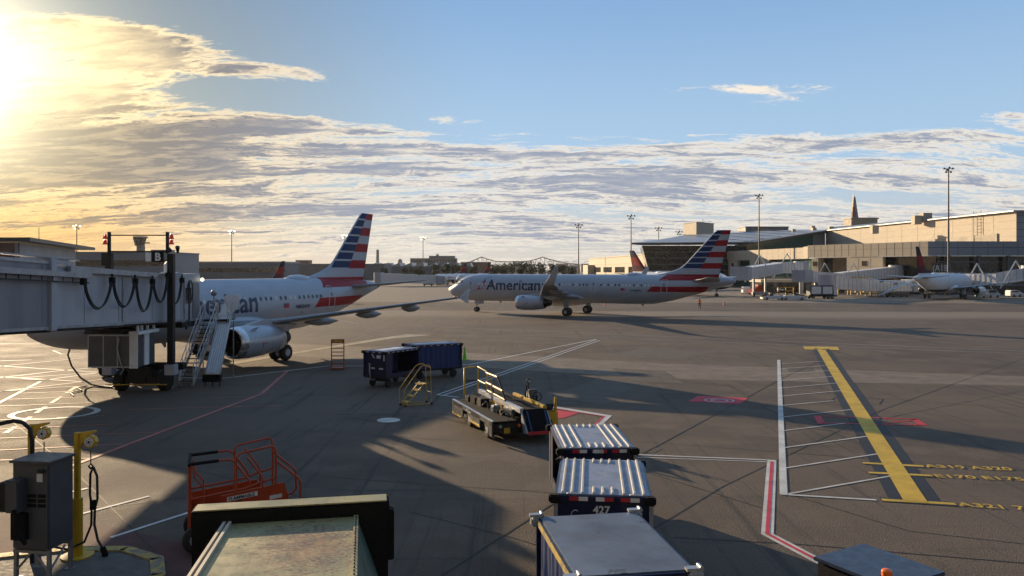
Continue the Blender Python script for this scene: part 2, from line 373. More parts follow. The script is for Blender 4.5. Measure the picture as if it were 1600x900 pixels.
wl=[(.16,L8((0,118),(530,108))),(.14,L8((355,162),(410,185),(590,180))),(.14,L8((440,158),(585,148))),(.2,L8((0,232),(210,225))),
 (.16,L8((0,268),(560,212))),(.16,L8((0,265),(370,290),(740,312))),(.2,L8((0,345),(400,298),(760,266))),(.16,L8((0,340),(240,352),(560,372))),
 (.2,L8((150,352),(320,358),(740,300))),(.16,L8((150,345),(520,318),(780,305))),(.16,L8((0,437),(780,345))),(.12,L8((0,436),(400,408),(780,395))),
 (.20,L8((-60,540),(0,510),(270,370))),(.14,zz(3.213,0,620,[(310,490),(440,460)])),
 (.12,zz(3.213,0,620,[(310,615),(750,500)])),(.12,zz(3.213,0,620,[(555,708),(965,577)])),
 (.2,[(280,590),(343,592),(512,572),(566,572),(733,570),(932,530)]),
 (.13,[(683,617),(932,531)]),(.13,[(690,619),(937,532)]),(.13,[(683,617),(717,621)]),
 (.12,[(950,711),(1000,711),(1200,719)]),(.07,[(960,714),(1000,715),(1200,722)])]
lines('white_apron_lines',wl,'mkwhite')
fl=[(.12,L8((100,450),(690,430))),(.12,L8((30,490),(560,475))),(.12,L8((0,535),(700,510))),(.12,L8((0,628),(110,622))),(.12,L8((380,612),(700,600)))]
for i in range(5): 
    a=i/5; b=a+.13; p=lambda q:(510+(0-510)*q,405+(740-405)*q); fl.append((.2,L8(p(a),p(b))))
fl+=[(.35,[(400,478),(560,506),(900,520),(1700,553)]),(.3,[(440,505),(540,512),(900,527),(1320,542),(1700,557)]),(.22,[(627,514),(665,515.5)]),(.22,[(732,519.6),(788,521.5)]),(.22,[(1351,546),(1402,551)]),
 (.22,[(540,532),(584,525.7),(640,524)]),(.22,[(540,529),(584,523)]),(.3,[(820,496.5),(1180,500),(1700,508)]),(.25,[(1180,515),(1700,528)]),(.25,[(700,483),(860,481)]),(.25,[(1100,487),(1600,492)])]
lines('faint_white_lines',fl,'mkfaint')
pk=[(.1,L8((0,690),(800,655))),(.1,L8((0,750),(1050,710))),(.1,L8((0,830),(820,790))),(.1,L8((0,897),(600,885))),(.1,[(200,640),(440,634)]),(.1,[(330,622),(430,617)]),(.12,[(250,543),(330,540)]),
 ]
lines('red_outline_box',[(.14,[(1277,650),(1430,655)]),(.3,[(1277,650),(1284,663)]),(.14,[(1283,661),(1444,665)]),(.35,[(1428,655),(1443,665)]),(.09,[(1370,652),(1436,665)]),(.09,[(1370,664),(1436,655)])],'mkred')
lines('faded_red_lines',pk,'mkpink')
lines('red_apron_line',[(.20,[(449,580),(408,616),(300,657),(147,715),(60,748)])],'mkpink',.016)
# white ring
m=MB(); c0=G(86,645.5); n=64
for (ri,ro) in ((1.62,1.9),):
    m.add([(c0.x+ro*math.cos(2*PI*k/n),c0.y+ro*.85*math.sin(2*PI*k/n),.016) for k in range(n)]+[(c0.x+ri*math.cos(2*PI*k/n),c0.y+ri*.85*math.sin(2*PI*k/n),.016) for k in range(n)],[(k,(k+1)%n,n+(k+1)%n,n+k) for k in range(n)])
tag(m.build('painted_ring','mkwhite'),kind='structure')
m=MB(); gpoly(m,zz(7.5,560,510,[(0,185),(330,108),(390,92),(590,88),(775,95),(400,112),(0,190)]),.012) if False else gpoly(m,[(330,571),(480,547),(610,526),(635,522.5),(674,523.5),(618,528.5),(480,550),(340,574)],.012)
tag(m.build('pale_lead_in_line','mkcream'),kind='structure')
# stand box with hatching
K=2.857; R5=lambda *p: zz(K,1040,540,p)
h=[((510,82),(705,70)),((512,104),(720,90)),((514,128),(735,112)),((516,157),(748,138)),((518,190),(765,168)),((520,226),(785,202)),((522,268),(750,247)),((524,320),(835,286)),((526,381),(800,348)),((530,457),(900,406)),((536,548),(945,485)),((540,665),(1010,583))]
hl=[(.09,R5(*p)) for p in h]+[(.13,R5((520,666),(940,691)))]
m=MB()
for w,p in hl: strip(m,[G(*q) for q in p],w,.016)
strip(m,[G(*q) for q in R5((505,65),(527,668))],.22,.020)
tag(m.build('hatched_box_lines','mkwhite'),kind='structure')
a,b=G(1281,543),G(1431,785)
m=MB(); strip(m,[a,b],1.35,.008)
for p in (((880,525),(1160,541)),((905,568),(1200,583)),((960,688),(1300,710))): strip(m,[G(*q) for q in R5(*p)],.42,.010)
tag(m.build('black_line_border','mkdark'),kind='structure')
m=MB(); strip(m,[a,b],.62,.020)
for p in (((880,525),(1152,540)),((905,568),(1192,582)),((965,690),(1295,709))): strip(m,[G(*q) for q in R5(*p)],.22,.016)
gpoly(m,R5((612,4),(768,7),(778,21),(622,18)),.024)
tag(m.build('yellow_stand_line','mkyellow'),kind='structure')
def gtext(name,s,p0,p1,size,material,hs=1.0,z=.024,bold=.03):
    a,b=G(*p0),G(*p1); u=(b-a).normalized(); v=Vector((-u.y,u.x,0))
    vs_,_=textmesh(s,size); w=max(q.x for q in vs_); k=(b-a).length/w
    return tag(text(name,s,size,lambda x,y:(a.x+u.x*x*k+v.x*y*hs,a.y+u.y*x*k+v.y*y*hs,z),material,None,bold),kind='structure')
gtext('stand_lettering','A319 A320',R5((1165,546))[0],R5((1555,560))[0],.72,'mkyellow',.80,bold=.01)
gtext('stand_lettering','E170 E175',R5((1205,590))[0],R5((1610,606))[0],.66,'mkyellow',.80,bold=.01)
gtext('stand_lettering','A321 757',R5((1312,719))[0],R5((1720,745))[0],.66,'mkyellow',.80,bold=.01)
gtext('stand_lettering','B4',R5((735,20))[0],R5((660,17))[0],1.1,'mkdark',-.9,.028)
# red markings
m=MB(); gpoly(m,R5((100,250),(145,225),(370,235),(330,262)),.012); gpoly(m,[(862,640),(906,645),(880,654),(862,653)],.012)
tag(m.build('red_painted_patch','mkred'),kind='structure')
m=MB(); c0=G(1124,626)
for r_ in (.75,.45):
    n=24; m.add([(c0.x+r_*math.cos(2*PI*k/n),c0.y+r_*.8*math.sin(2*PI*k/n),.018) for k in range(n)]+[(c0.x+(r_-.1)*math.cos(2*PI*k/n),c0.y+(r_-.1)*.8*math.sin(2*PI*k/n),.018) for k in range(n)],[(k,(k+1)%n,n+(k+1)%n,n+k) for k in range(n)])
tag(m.build('roundel_marking','mkwhite'),kind='structure')
pth=[(1206,719),(1199,835),(1290,883)]
m=MB(); strip(m,[G(*q) for q in pth],.30,.012); strip(m,[G(*q) for q in [(858,635),(950,650),(905,690)]],.34,.012); tag(m.build('white_edge_band','mkwhite'),kind='structure')
m=MB(); strip(m,[G(*q) for q in [(1206,722),(1199,835),(1290,883)]],.10,.020); strip(m,[G(*q) for q in [(862,638),(944,651),(905,687)]],.10,.020); tag(m.build('red_centre_band','mkred'),kind='structure')
lines('tar_seams',[(.03,[(860,690),(1000,735),(1210,800)]),(.03,[(640,800),(800,840),(990,900)]),(.03,[(100,700),(330,740),(560,800)]),(.03,[(1225,770),(1420,830),(1600,850)]),(.03,[(700,560),(620,600),(450,690)]),(.03,[(1000,640),(1180,655),(1400,690)]),(.025,[(20,660),(120,740),(260,880)]),(.05,[(690,900),(860,790),(1040,690),(1225,590),(1300,556)]),(.04,[(540,655),(720,653),(865,688)]),(.03,[(455,672),(640,684),(730,690)]),(.03,[(1375,655),(1600,610)]),(.03,[(500,745),(860,770)]),(.03,[(0,800),(190,790),(310,775)]),
  (.04,[(1050,840),(1240,850),(1600,880)]),(.04,[(880,570),(1100,600),(1600,640)]),(.03,[(1000,690),(1600,735)]),(.04,[(1600,560),(1380,640),(1130,760),(900,900)]),
  (.05,[(545,653),(596,649),(650,651),(668,655),(620,663),(545,653)]),(.06,[(1296,628),(1305,621),(1380,624),(1374,632)])],'seam',.008)
def disc(px,py,r,material,label):
    c=G(px,py); m=MB(); n=28; m.prism([(c.x+r*math.cos(2*PI*k/n),c.y+r*math.sin(2*PI*k/n)) for k in range(n)],.004,.022)
    return tag(m.build('manhole_cover',material),label,'manhole cover')
disc(607,657,.5,'mkwhite','white painted round manhole cover on the bare apron left of the belt loader')
m=MB(); gpoly(m,[(-60,800),(60,803),(190,826),(300,852),(420,905),(-60,905)],.004); tag(m.build('maroon_no_parking_area','mkmaroon'),kind='structure')
# kerbed island bottom left
m=MB(); pts=[(-16,16.2),(-12.3,16.9),(-10.2,17.6),(-8.9,17.6),(-7.9,17.0),(-7.45,16.1),(-7.5,14),(-8,12),(-16,12)]
m.prism(pts,-.05,.10); tag(m.build('island','island'),kind='structure')
m=MB(); kp=[Vector((a,b,0)) for a,b in pts[:7]]
for i in range(6):
    a,b=kp[i],kp[i+1]; u=(b-a).normalized(); c=(a+b)/2; m.box((c.x,c.y,.065),((b-a).length+.06,.28,.14),math.atan2(u.y,u.x))
tag(m.build('island_kerb','kerb'),kind='structure')
# ------------------------------------------------------------------ airliners
def livery(name,L,kind):
    m=bpy.data.materials.new(name); m.use_nodes=True; t=m.node_tree; b=t.nodes['Principled BSDF']
    x,y,z=sep(t,coords(t)); base=(.40,.43,.48); red=(.30,.006,.014); blue=(.006,.028,.11)
    dn=noise(t,mapping(t,coords(t),(.5,1,2)),1.2,5,.6).smooth(.3,.7,.93,1.05)
    if kind=='aa':
        te=z*.259+(L-3.72); le=z*.924+(L-13.5); mid=(te+le)*.5   # fin edges
        k=(z*-1+11.17)/.755; row=k.op('FLOOR'); par=(row.op('PINGPONG',1.0)).gt(.5)   # even rows from the top are red
        fr=k-row
        redrow=par; topred=z.gt(11.17)
        fin=z.gt(6.64)
        right=x.gt(mid)
        sel=(redrow.op('MAXIMUM',topred))
        c=mix(t,sel*right*fin,base,red)
        thin=fr.lt(.10).op('MAXIMUM',fr.gt(.90)); thin=thin*z.lt(11.3)
        left=x.lt(mid)*(thin*-1+1)*fin*x.gt(le+.16)
        c=mix(t,left.clamp(),c,blue)
        xs=z+(L-15.1); inb=x.gt(xs)*x.lt(z*.9+(L-7.2))
        b1=z.gt(5.05)*z.lt(5.88); b2=z.gt(3.5)*z.lt(4.24)
        c=mix(t,inb*(b1+b2).clamp(),c,red)
        b.inputs['Metallic'].default_value=.25
    else:
        c=mix(t,z.lt(2.35),(.72,.74,.77),(.012,.018,.07))
        fin=z.gt(6.0)*x.gt(L-11)
        c=mix(t,fin,c,(.006,.009,.04))
        u=x-z*.55-(L-8.9); c=mix(t,fin*z.lt(9.9)*u.gt(-1.6)*u.lt(2.4)*z.gt(7.0),c,(.30,.006,.014))
        c=mix(t,fin*z.lt(7.6)*x.gt(L-6.4),c,(.09,.005,.022))
    c=mix(t,1.0,c,comb(t,dn,dn,dn),'MULTIPLY')
    t.links.new(c.v,b.inputs['Base Color']); b.inputs['Roughness'].default_value=.48 if kind=='aa' else .7; b.inputs['Specular IOR Level'].default_value=.3 if kind=='aa' else .15
    return m
def airliner(label,L,d,loc,rz,kind='aa',sharklet=False,reg=None,detail=True,scale=1,engine='v',titles=None,group=None):
    r=thing('airliner',label,'airplane',loc,rz,group,scale); e=L-37.57
    mt=livery('livery_%s_%d'%(kind,int(L*10)),L,kind); body='silver' if kind=='aa' else 'planewhite'
    # x, z centre, half width, half height
    top=[(0,3.38),(.12,3.62),(.4,3.88),(.9,4.16),(1.6,4.50),(2.2,4.92),(2.8,5.28),(3.5,5.55),(4.5,5.75),(6,5.85),(L-10,5.85),(L-6,5.80),(L-3,5.66),(L-1,5.42),(L-.15,5.22),(L,5.12)]
    bot=[(0,3.22),(.12,2.98),(.4,2.72),(.9,2.42),(1.6,2.14),(2.4,1.93),(3.5,1.78),(5,1.72),(6,1.71),(L-12.6,1.71),(L-11,1.80),(L-8.5,2.28),(L-5,3.25),(L-2,4.18),(L-.15,4.72),(L,4.82)]
    wid=[(0,.08),(.12,.33),(.4,.62),(.9,.98),(1.6,1.30),(2.4,1.56),(3.5,1.80),(5,1.94),(6,1.975),(L-12,1.975),(L-9,1.82),(L-5,1.20),(L-2,.62),(L-.15,.28),(L,.15)]
    def ip(tb,x):
        for i in range(len(tb)-1):
            if x<=tb[i+1][0]:
                a,b=tb[i],tb[i+1]; q=(x-a[0])/(b[0]-a[0]) if b[0]>a[0] else 0; return a[1]+(b[1]-a[1])*q
        return tb[-1][1]
    def sec(x): 
        w=lambda f:(f(x-.25)+2*f(x)+f(x+.25))/4 if .5<x<L-.5 else f(x)
        a,b,c=w(lambda q:ip(top,q)),w(lambda q:ip(bot,q)),w(lambda q:ip(wid,q)); return (a+b)/2,c,(a-b)/2
    xs=[0,.05,.12,.25,.4,.65]+[.9+.3*i for i in range(18)]+[6.5+(L-19.5)*i/12 for i in range(13)]+[L-12.5+.5*i for i in range(25)]+[L-.15,L]
    n=48 if detail else 20; f=MB(); f.smooth=True; rings=[]
    for x in xs:
        zc,ry,rz_=sec(x); rings.append([(x,ry*math.cos(2*PI*k/n),zc+rz_*math.sin(2*PI*k/n)) for k in range(n)])
    f.loft(rings); f.build('fuselage',mt,r)
    def S(x,z,off=.012):
        zc,ry,rz_=sec(x); q=max(0,1-((z-zc)/rz_)**2); return (x,-(ry*math.sqrt(q)+off),z)
    # belly fairing
    f=MB(); f.smooth=True; x0=9.6+d; rings=[]
    for i in range(15):
        q=i/14; x=x0+12.2*q; s_=math.sin(PI*q)**.55 if 0<q<1 else .02
        rings.append([(x,(1.55+.75*s_)*math.cos(2*PI*k/24)*max(s_,.3),2.5+(-.0)+ (.65+.62*s_)*math.sin(2*PI*k/24)*max(s_,.2)) for k in range(24)])
    f.loft(rings); f.build('belly_fairing',body,r)
    # wings
    def foil(xl,ch,y,z,th,n=10):
        P=[]
        for i in range(n+1): q=(1-math.cos(PI*i/n))/2; P.append((xl+ch*q,y,z+ch*th*(1.48*math.sqrt(q)-.63*q-1.76*q*q+1.42*q**3-.52*q**4)*1.0))
        for i in range(n-1,0,-1): q=(1-math.cos(PI*i/n))/2; P.append((xl+ch*q,y,z-ch*th*.75*(1.48*math.sqrt(q)-.63*q-1.76*q*q+1.42*q**3-.52*q**4)))
        return P
    for s in (-1,1):
        w=MB(); w.smooth=True; st=[(1.2,12.0,7.0,2.35,.15),(1.98,12.4,6.3,2.45,.15),(4,13.45,5.2,2.72,.13),(6.4,14.7,4.05,3.05,.12),(10,16.6,3.05,3.62,.11),(13.5,18.4,2.25,4.12,.11),(16.9,20.2,1.5,4.62,.10)]
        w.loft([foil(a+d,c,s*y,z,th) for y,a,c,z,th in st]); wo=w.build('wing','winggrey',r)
        if detail or kind=='aa':
            for (y,xa,ln,z) in ((6.5,17.0,3.9,2.72),(10.2,17.9,3.2,3.3),(13.2,19.0,2.5,3.78)):
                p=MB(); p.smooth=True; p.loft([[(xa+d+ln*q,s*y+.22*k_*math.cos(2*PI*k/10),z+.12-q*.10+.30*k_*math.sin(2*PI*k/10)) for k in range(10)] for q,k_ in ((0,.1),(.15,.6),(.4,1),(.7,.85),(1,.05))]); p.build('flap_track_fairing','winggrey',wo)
            p=MB()
            for y0,y1 in ((7,11.5),(12.2,15.6)):
                pass
        wl=MB(); wl.smooth=True
        if sharklet:
            wl.loft([foil(20.2+d,1.5,s*16.9,4.62,.10),foil(20.55+d,1.32,s*17.35,4.78,.09),foil(21.0+d,1.15,s*17.65,5.2,.08),foil(21.6+d,.9,s*17.8,6.0,.08),foil(22.2+d,.55,s*17.95,6.95,.08)]); wl.build('winglet',body,wo)
        elif kind=='aa':
            wl.smooth=False; y=s*16.95
            wl.slabp([(20.5+d,y-.02,4.62),(21.75+d,y-.02,4.6),(22.0+d,y-.02,5.15),(21.65+d,y-.02,5.12)],(0,.05,0)); wl.slabp([(20.5+d,y-.02,4.60),(21.75+d,y-.02,4.58),(21.8+d,y-.02,4.2),(21.5+d,y-.02,4.22)],(0,.05,0)); wl.build('wingtip_fence',body,wo)
        lt=MB(); lt.sphere((20.3+d,s*16.7,4.66),.09,8,6); lt.build('navigation_light','redlens',wo)
        # tailplane
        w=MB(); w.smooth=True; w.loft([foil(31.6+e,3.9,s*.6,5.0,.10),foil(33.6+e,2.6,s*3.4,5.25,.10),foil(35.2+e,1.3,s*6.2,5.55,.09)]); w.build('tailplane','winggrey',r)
        # engine
        g_=thing('engine_pivot','x','x')if False else None
        ex=10.9+d; ey=s*5.75; ez=1.88
        q=MB(); q.smooth=True; nn=32 if detail else 14
        prof=[(0,.86),(-.02,.92),(.12,1.0),(.5,1.07),(1.3,1.10),(2.6,1.05),(3.6,.93),(4.3,.80),(4.32,.72)]
        ring=lambda x,rr:[(ex+x,ey+rr*math.cos(2*PI*k/nn),ez+rr*math.sin(2*PI*k/nn)*(1 if rr<.9 else .98)) for k in range(nn)]
        q.loft([ring(*a) for a in prof[3:]],False); en=q.build('engine_cowl',body,r)
        q=MB(); q.smooth=True; q.loft([ring(*a) for a in ((.5,1.07),(.12,1.0),(-.02,.92),(0,.86),(.15,.83),(.4,.84))],False); q.build('intake_lip','chrome',en)
        q=MB(); q.smooth=True; q.loft([ring(.4,.84),ring(1.0,.86)],False); q.build('intake_duct','dkmetal',en)
        q=MB(); q.smooth=False; q.cyl((ex+.98,ey,ez),(ex+1.02,ey,ez),.86,nn); q.build('fan','dkmetal',en)
        q=MB(); q.tube([(ex+.55,ey,ez),(ex+.75,ey,ez),(ex+1.0,ey,ez)],[.02,.16,.26],14)
        q.build('spinner','dkmetal',en)
        q=MB(); q.tube([(ex+4.1,ey,ez),(ex+4.7,ey,ez),(ex+5.2,ey,ez)],[.62,.52,.38],20); q.build('exhaust_nozzle','dkmetal',en)
        q=MB(); q.smooth=False; q.slabp([(ex+.9,ey-.13,ez+1.0),(ex+2.6,ey-.16,ez+1.32),(ex+4.8,ey-.16,ez+1.15),(ex+6.2,ey-.12,ez+.85),(ex+4.6,ey-.14,ez+.2),(ex+3,ey-.16,ez+.7)],(0,.3,0)); q.build('pylon',body,en)
        if detail and s==-1:
            q=MB(); q.slabp([(ex+.9,ey-.75,ez+.78),(ex+1.5,ey-.75,ez+.82),(ex+1.5,ey-.93,ez+.95),(ex+1.2,ey-.92,ez+.93)],(0,-.02,.02)); q.build('strake',body,en)
            q=MB(); q.box((ex+1.9,ey-1.075,ez-.1),(.55,.02,.05)); q.box((ex+1.75,ey-1.07,ez-.22),(.05,.02,.2)); q.build('stencil_mark','redpt',en)
    # fin with its dorsal fillet
    f=MB(); f.smooth=True
    def finr(z,le,te,th): return [(p[0],p[2],z) for p in foil(le,te-le,0,0,th)]
    le=lambda z:z*.924+(L-13.5); te=lambda z:z*.259+(L-3.72)
    f.loft([finr(4.9,L-11.2,te(4.9),.09),finr(5.85,L-11.0,te(5.85),.09),finr(6.02,L-9.8,te(6.02),.09),finr(6.3,L-8.7,te(6.3),.09),finr(6.7,L-7.6,te(6.7),.09),finr(7.3,le(7.3)+.0,te(7.3),.09),finr(9.5,le(9.5),te(9.5),.09),finr(11.5,le(11.5),te(11.5),.085),finr(11.76,le(11.76)+.18,te(11.76),.07)])
    f.build('fin',mt,r)
    # landing gear
    def gear(x,y,z0,wr,wy,parent_name):
        q=MB(); q.cyl((x,y,z0),(x,y,wr),.11,12); q.cyl((x,y-wy-.02,wr),(x,y+wy+.02,wr),.07,10); q.cyl((x,y,wr+.4),(x+.35,y,z0-.1),.05,8)
        a=q.build(parent_name,'steel',r)
        for k in (-1,1):
            q=MB(); cy=y+k*wy; w_=.2 if wr>.45 else .12
            q.smooth=True; q.loft([[(x+rr*math.cos(2*PI*j/28),cy+yy,wr+rr*math.sin(2*PI*j/28)) for j in range(28)] for yy,rr in ((-w_,wr*.55),(-w_,wr*.86),(-w_*.7,wr*.97),(-w_*.3,wr),(w_*.3,wr),(w_*.7,wr*.97),(w_,wr*.86),(w_,wr*.55))]); wh=q.build('wheel','tyre',a)
            q=MB(); q.cyl((x,cy-w_-.01,wr),(x,cy+w_+.01,wr),wr*.45,18); q.build('hub','rim' if wr<.45 else 'beam',wh)
        return a
    ng=gear(5.07,0,2.0,.38,.25,'nose_gear'); q=MB(); q.box((5.5,-.45,1.5),(1.1,.04,.6)); q.box((5.5,.45,1.5),(1.1,.04,.6)); q.build('gear_door',body,ng)
    for s in (-1,1):
        mg=gear(17.71+d,s*3.8,2.7,.585,.46,'main_gear'); q=MB(); q.slabp([(17.3+d,s*4.1,1.15),(18.1+d,s*4.1,1.15),(18.1+d,s*4.25,2.6),(17.3+d,s*4.25,2.6)],(0,.05*s,0)); q.build('gear_door',body,mg)
    # tail cone exhaust, antennas, radome hump
    q=MB(); q.cyl((L-.1,0,4.97),(L+.22,0,4.98),.16,14); q.build('auxiliary_exhaust','dkmetal',r)
    q=MB(); q.smooth=True; hx=L*.62 if L<40 else L-15.5
    q.loft([[(hx+3.0*a,(.75*b_)*math.cos(2*PI*k/16),5.72+(.40*b_)*math.sin(2*PI*k/16)) for k in range(16)] for a,b_ in ((0,.1),(.08,.55),(.3,.95),(.6,1),(.85,.7),(1,.1))]); q.build('antenna_dome',body,r)
    if detail:
        for hx2,hz in ((7,5.85),(12+d,5.85),(9,1.72),(12,1.72),(L-13,1.72)):
            up=1 if hz>4 else -1; q=MB(); q.slabp([(hx2,-.02,hz-.03*up),(hx2+.4,-.02,hz-.03*up),(hx2+.42,-.02,hz+.3*up),(hx2+.28,-.02,hz+.32*up)],(0,.04,0)); q.build('blade_antenna',body,r)
        # cockpit windows on both sides
        for s in (-1,1):
            q=MB()
            for x0_,x1_,z0_,z1_ in ((1.72,2.25,4.28,4.66),(2.3,2.85,4.36,4.92),(2.92,3.4,4.5,4.95)):
                pts=[]
                for a,b_ in ((x0_,z0_),(x1_,z0_+.02),(x1_,z1_),(x0_+.15,z1_-.1)):
                    p=S(a,min(b_,sec(a)[0]+sec(a)[2]-.02)); pts.append((p[0],p[1]*(-s),p[2]))
                q.slabp(pts,(0,.01*s,0))
            q.build('cockpit_window','glass',r)
        # doors as thin outlines
        def door(x,w,z0,z1,name='cabin_door'):
            q=MB(); P=[(x,z0+.1),(x,z1-.15),(x+.15,z1),(x+w-.15,z1),(x+w,z1-.15),(x+w,z0+.1),(x+w-.1,z0),(x+.1,z0),(x,z0+.1)]
            pts=[]
            for a,b_ in zip(P[:-1],P[1:]):
                for k in range(6): qq=k/6; pts.append(S(a[0]+(b_[0]-a[0])*qq,a[1]+(b_[1]-a[1])*qq,.004))
            pts.append(pts[0]); q.tube(pts,.03,4,False); dr=q.build(name,'labelw',r)
            q=MB(); q.slabp([S(x+w*.4,4.35),S(x+w*.6,4.35),S(x+w*.6,4.62),S(x+w*.4,4.62)],(0,-.01,0)); q.build('door_window','glass',dr)
        door(4.6,.82,3.3,5.15); door(L-9.6,.80,3.4,5.2)
        if L>40: door(13.6,.76,3.35,5.1,'emergency_door'); door(24.8,.76,3.35,5.1,'emergency_door')
        # passenger windows: one mesh shared
        zc,ry,rz_=sec(10); pts=[]
        for k in range(12):
            a_=2*PI*k/12; z=4.38+.165*math.sin(a_); yy=-(ry*math.sqrt(1-((z-zc)/rz_)**2)+.006); pts.append((.115*math.cos(a_),yy,z))
        wm=[]
        for mn in ('glass','labelw'):
            q=MB(); q.slabp(pts,(0,-.012,0)); o=q.build('window',mn,r); wm.append(o)
        i=0; x=6.6
        rr_=random.Random(3)
        while x<L-10.6:
            bad=any(a-.3<x<a+1.1 for a in ((13.6,24.8) if L>40 else ()))
            if not bad:
                src=wm[1 if rr_.random()<(.62 if L>40 else .45) else 0]
                o=src.copy(); C.objects.link(o); o.location=(x,0,0); i+=1
            x+=.533
        for o in wm: bpy.data.objects.remove(o)
    if titles:
        x0_,size,kx=titles
        text('title_lettering','American',size,lambda x,y:S(x0_+x*kx,3.50+y,.02),'navytxt',r,.035,.12)
        fx=x0_-1.55
        q=MB(); P=[(-.1,-.05),(.25,.6),(.7,1.2),(1.2,1.4),(1.3,.75),(.9,.1),(.5,-.05)]; vs=[S(fx+a,3.55+b_*.95,.02) for a,b_ in P]; q.add(vs,[tuple(range(len(vs)))]); q.build('emblem_red','redpt',r)
        q=MB(); P=[(.95,1.45),(1.15,1.95),(1.55,2.3),(2.3,2.5),(1.95,1.85),(1.4,1.4)]; vs=[S(fx+a-.1,3.55+b_*.78,.02) for a,b_ in P]; q.add(vs,[tuple(range(len(vs)))]); q.build('emblem_blue','bluept',r)
    if reg:
        text('registration',reg,.40,lambda x,y:S(L-13.9+x*1.05,3.52+y,.016),'navytxt',r,.012,.1)
        text('registration_number',reg[1:3],.16,lambda x,y:S(L-13.2+x,3.14+y,.016),'navytxt',r,.004,.1)
        q=MB(); vs=[S(L-15.3+a,3.62+b_,.016) for a,b_ in ((0,0),(.62,0),(.62,.34),(0,.34))]; q.add(vs,[(0,1,2,3)]); fl=q.build('flag','redpt',r)
        q=MB(); vs=[S(L-15.3+a,3.62+b_,.022) for a,b_ in ((0,.15),(.28,.15),(.28,.34),(0,.34))]; q.add(vs,[(0,1,2,3)]); q.build('flag_canton','bluept',fl)
    return r
airliner('silver airliner with striped tail parked at the near jet bridge',33.84,-1.6,(-26.8,42.07,0),1.147,reg='N835AW',titles=(7.9,2.05,1.0))
airliner('long silver airliner with striped tail and upturned winglets rolling across the apron',44.51,4.27,(-9.95,121.1,0),-.482,sharklet=True,reg='N108NN',titles=(7.9,2.2,1.06))
dl=airliner('white jet with red and navy tail parked beyond the light mast on the right',37.57,0,(0,0,0),0,kind='dl',scale=.96)
dl.location=(108.4,181.6,0); dl.rotation_euler=(0,0,R(-136))
dl2=dup(dl,(52,180,0),R(122),'white jet hidden behind the long silver airliner, only fin, nose and engine showing',1.0)
# ------------------------------------------------------------------ near jet bridge
JB=thing('jet_bridge','long grey boarding bridge with looping black hoses reaching the parked silver airliner','jet bridge',(-18.6,37,0),0)
def Lc(x,y,z=0): return (x+18.6,y-37,z)
def sp(px,off=0.0): return (-18.6+off)/((px-800)/F)-37      # distance along the bridge wall seen at this column
def zat(py,s,off=0.0): return H-(py-HZ)/F*(37+s)
SH=-.045                                                      # the bridge slopes down towards the aircraft
def sb(m,x0,x1,y0,y1,z0,z1):
    v=[(x,y,z+SH*y) for x in(x0,x1) for y in(y0,y1) for z in(z0,z1)]
    m.add(v,[(0,1,3,2),(4,6,7,5),(0,4,5,1),(2,3,7,6),(0,2,6,4),(1,5,7,3)])
def tunnel(y0,y1,x0,x1,z0,z1,mt,step):
    m=MB(); sb(m,x0,x1,y0,y1,z0,z1); t=m.build('tunnel_section',mt,JB,.03)
    m=MB()
    for z in (z0+.03,z1-.03): sb(m,x1-.02,x1+.045,y0,y1,z-.06,z+.06)
    for y in (y0+.05,y1-.05): sb(m,x1-.02,x1+.05,y-.05,y+.05,z0+.1,z1-.1)
    m.build('edge_frame','beam',t)
    m=MB(); y=y0+step
    while y<y1-.3: sb(m,x1-.01,x1+.012,y-.012,y+.012,z0+.12,z1-.12); y+=step
    m.build('panel_seam','bridgedk',t)
    m=MB(); sb(m,x0+.1,x1-.1,y0,y1,z0-.14,z0-.004); m.build('floor_beam','dkmetal',t)
    return t
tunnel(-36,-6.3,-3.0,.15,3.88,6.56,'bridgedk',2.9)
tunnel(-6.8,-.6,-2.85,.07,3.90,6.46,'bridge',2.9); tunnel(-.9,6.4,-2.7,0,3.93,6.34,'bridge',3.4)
m=MB(); sb(m,-.05,.28,-6.6,-6.2,3.80,6.72); sb(m,-3.1,.1,-6.5,-6.25,6.58,6.72); m.build('end_portal','bridge',JB,.02)
m=MB(); sb(m,-.02,.15,-6.1,-5.1,6.5,6.78); sb(m,-.1,.22,-12,-4.4,6.70,6.76); m.build('roof_box','bridge',JB,.03)
m=MB(); sb(m,.24,.40,-36,-3.85,5.99,6.21); m.build('cable_rail','beam',JB)
m=MB(); y=-42
y=-36
while y<-4: sb(m,.3,.33,y,y+.04,5.80,6.02); y+=.7
sb(m,.28,.35,-36,-4,5.76,5.81); m.build('cable_tray','dkmetal',JB)
m=MB(); m.slabp([(.12,-5.3,6.45),(.3,-5.3,6.45),(.3,sp(238),6.13),(.12,sp(238),6.13)],(0,0,.24)); m.build('cable_rail','beam',JB)
m=MB()
for q in range(14): 
    y=2.0+q*.3; m.tube([(.05,y-.12,6.30),(.12,y,6.33),(.05,y+.12,6.30)],.04,6)
m.tube([(.05,1.2,6.33),(.05,6.4,6.15)],.05,6); m.build('roof_conduit','bridge',JB)
pk=[(130,440),(175,438),(211,439),(238,440),(262,430),(284,438),(291,440)]; bt=[(152,483),(194,480),(226,487),(251,473),(276,476),None]
hs=[]
for i in range(6):
    (a,ya),(b,yb)=pk[i],pk[i+1]
    if bt[i] is None: continue
    s0,s1=sp(a,.35),sp(b,.35); z0,z1=zat(ya,s0),zat(yb,s1); zb=zat(bt[i][1],(s0+s1)/2)
    for dx in (0,.07):
        pts=[]
        for k in range(17):
            q=k/16; s_=s0+.07+(s1-s0-.14)*q; top=z0+(z1-z0)*q; pts.append((.33+dx,s_,top-(top-zb-dx*.8)*(4*q*(1-q))**.72))
        m=MB(); m.tube(pts,.035,6); m.build('festoon_hose','hose',JB)
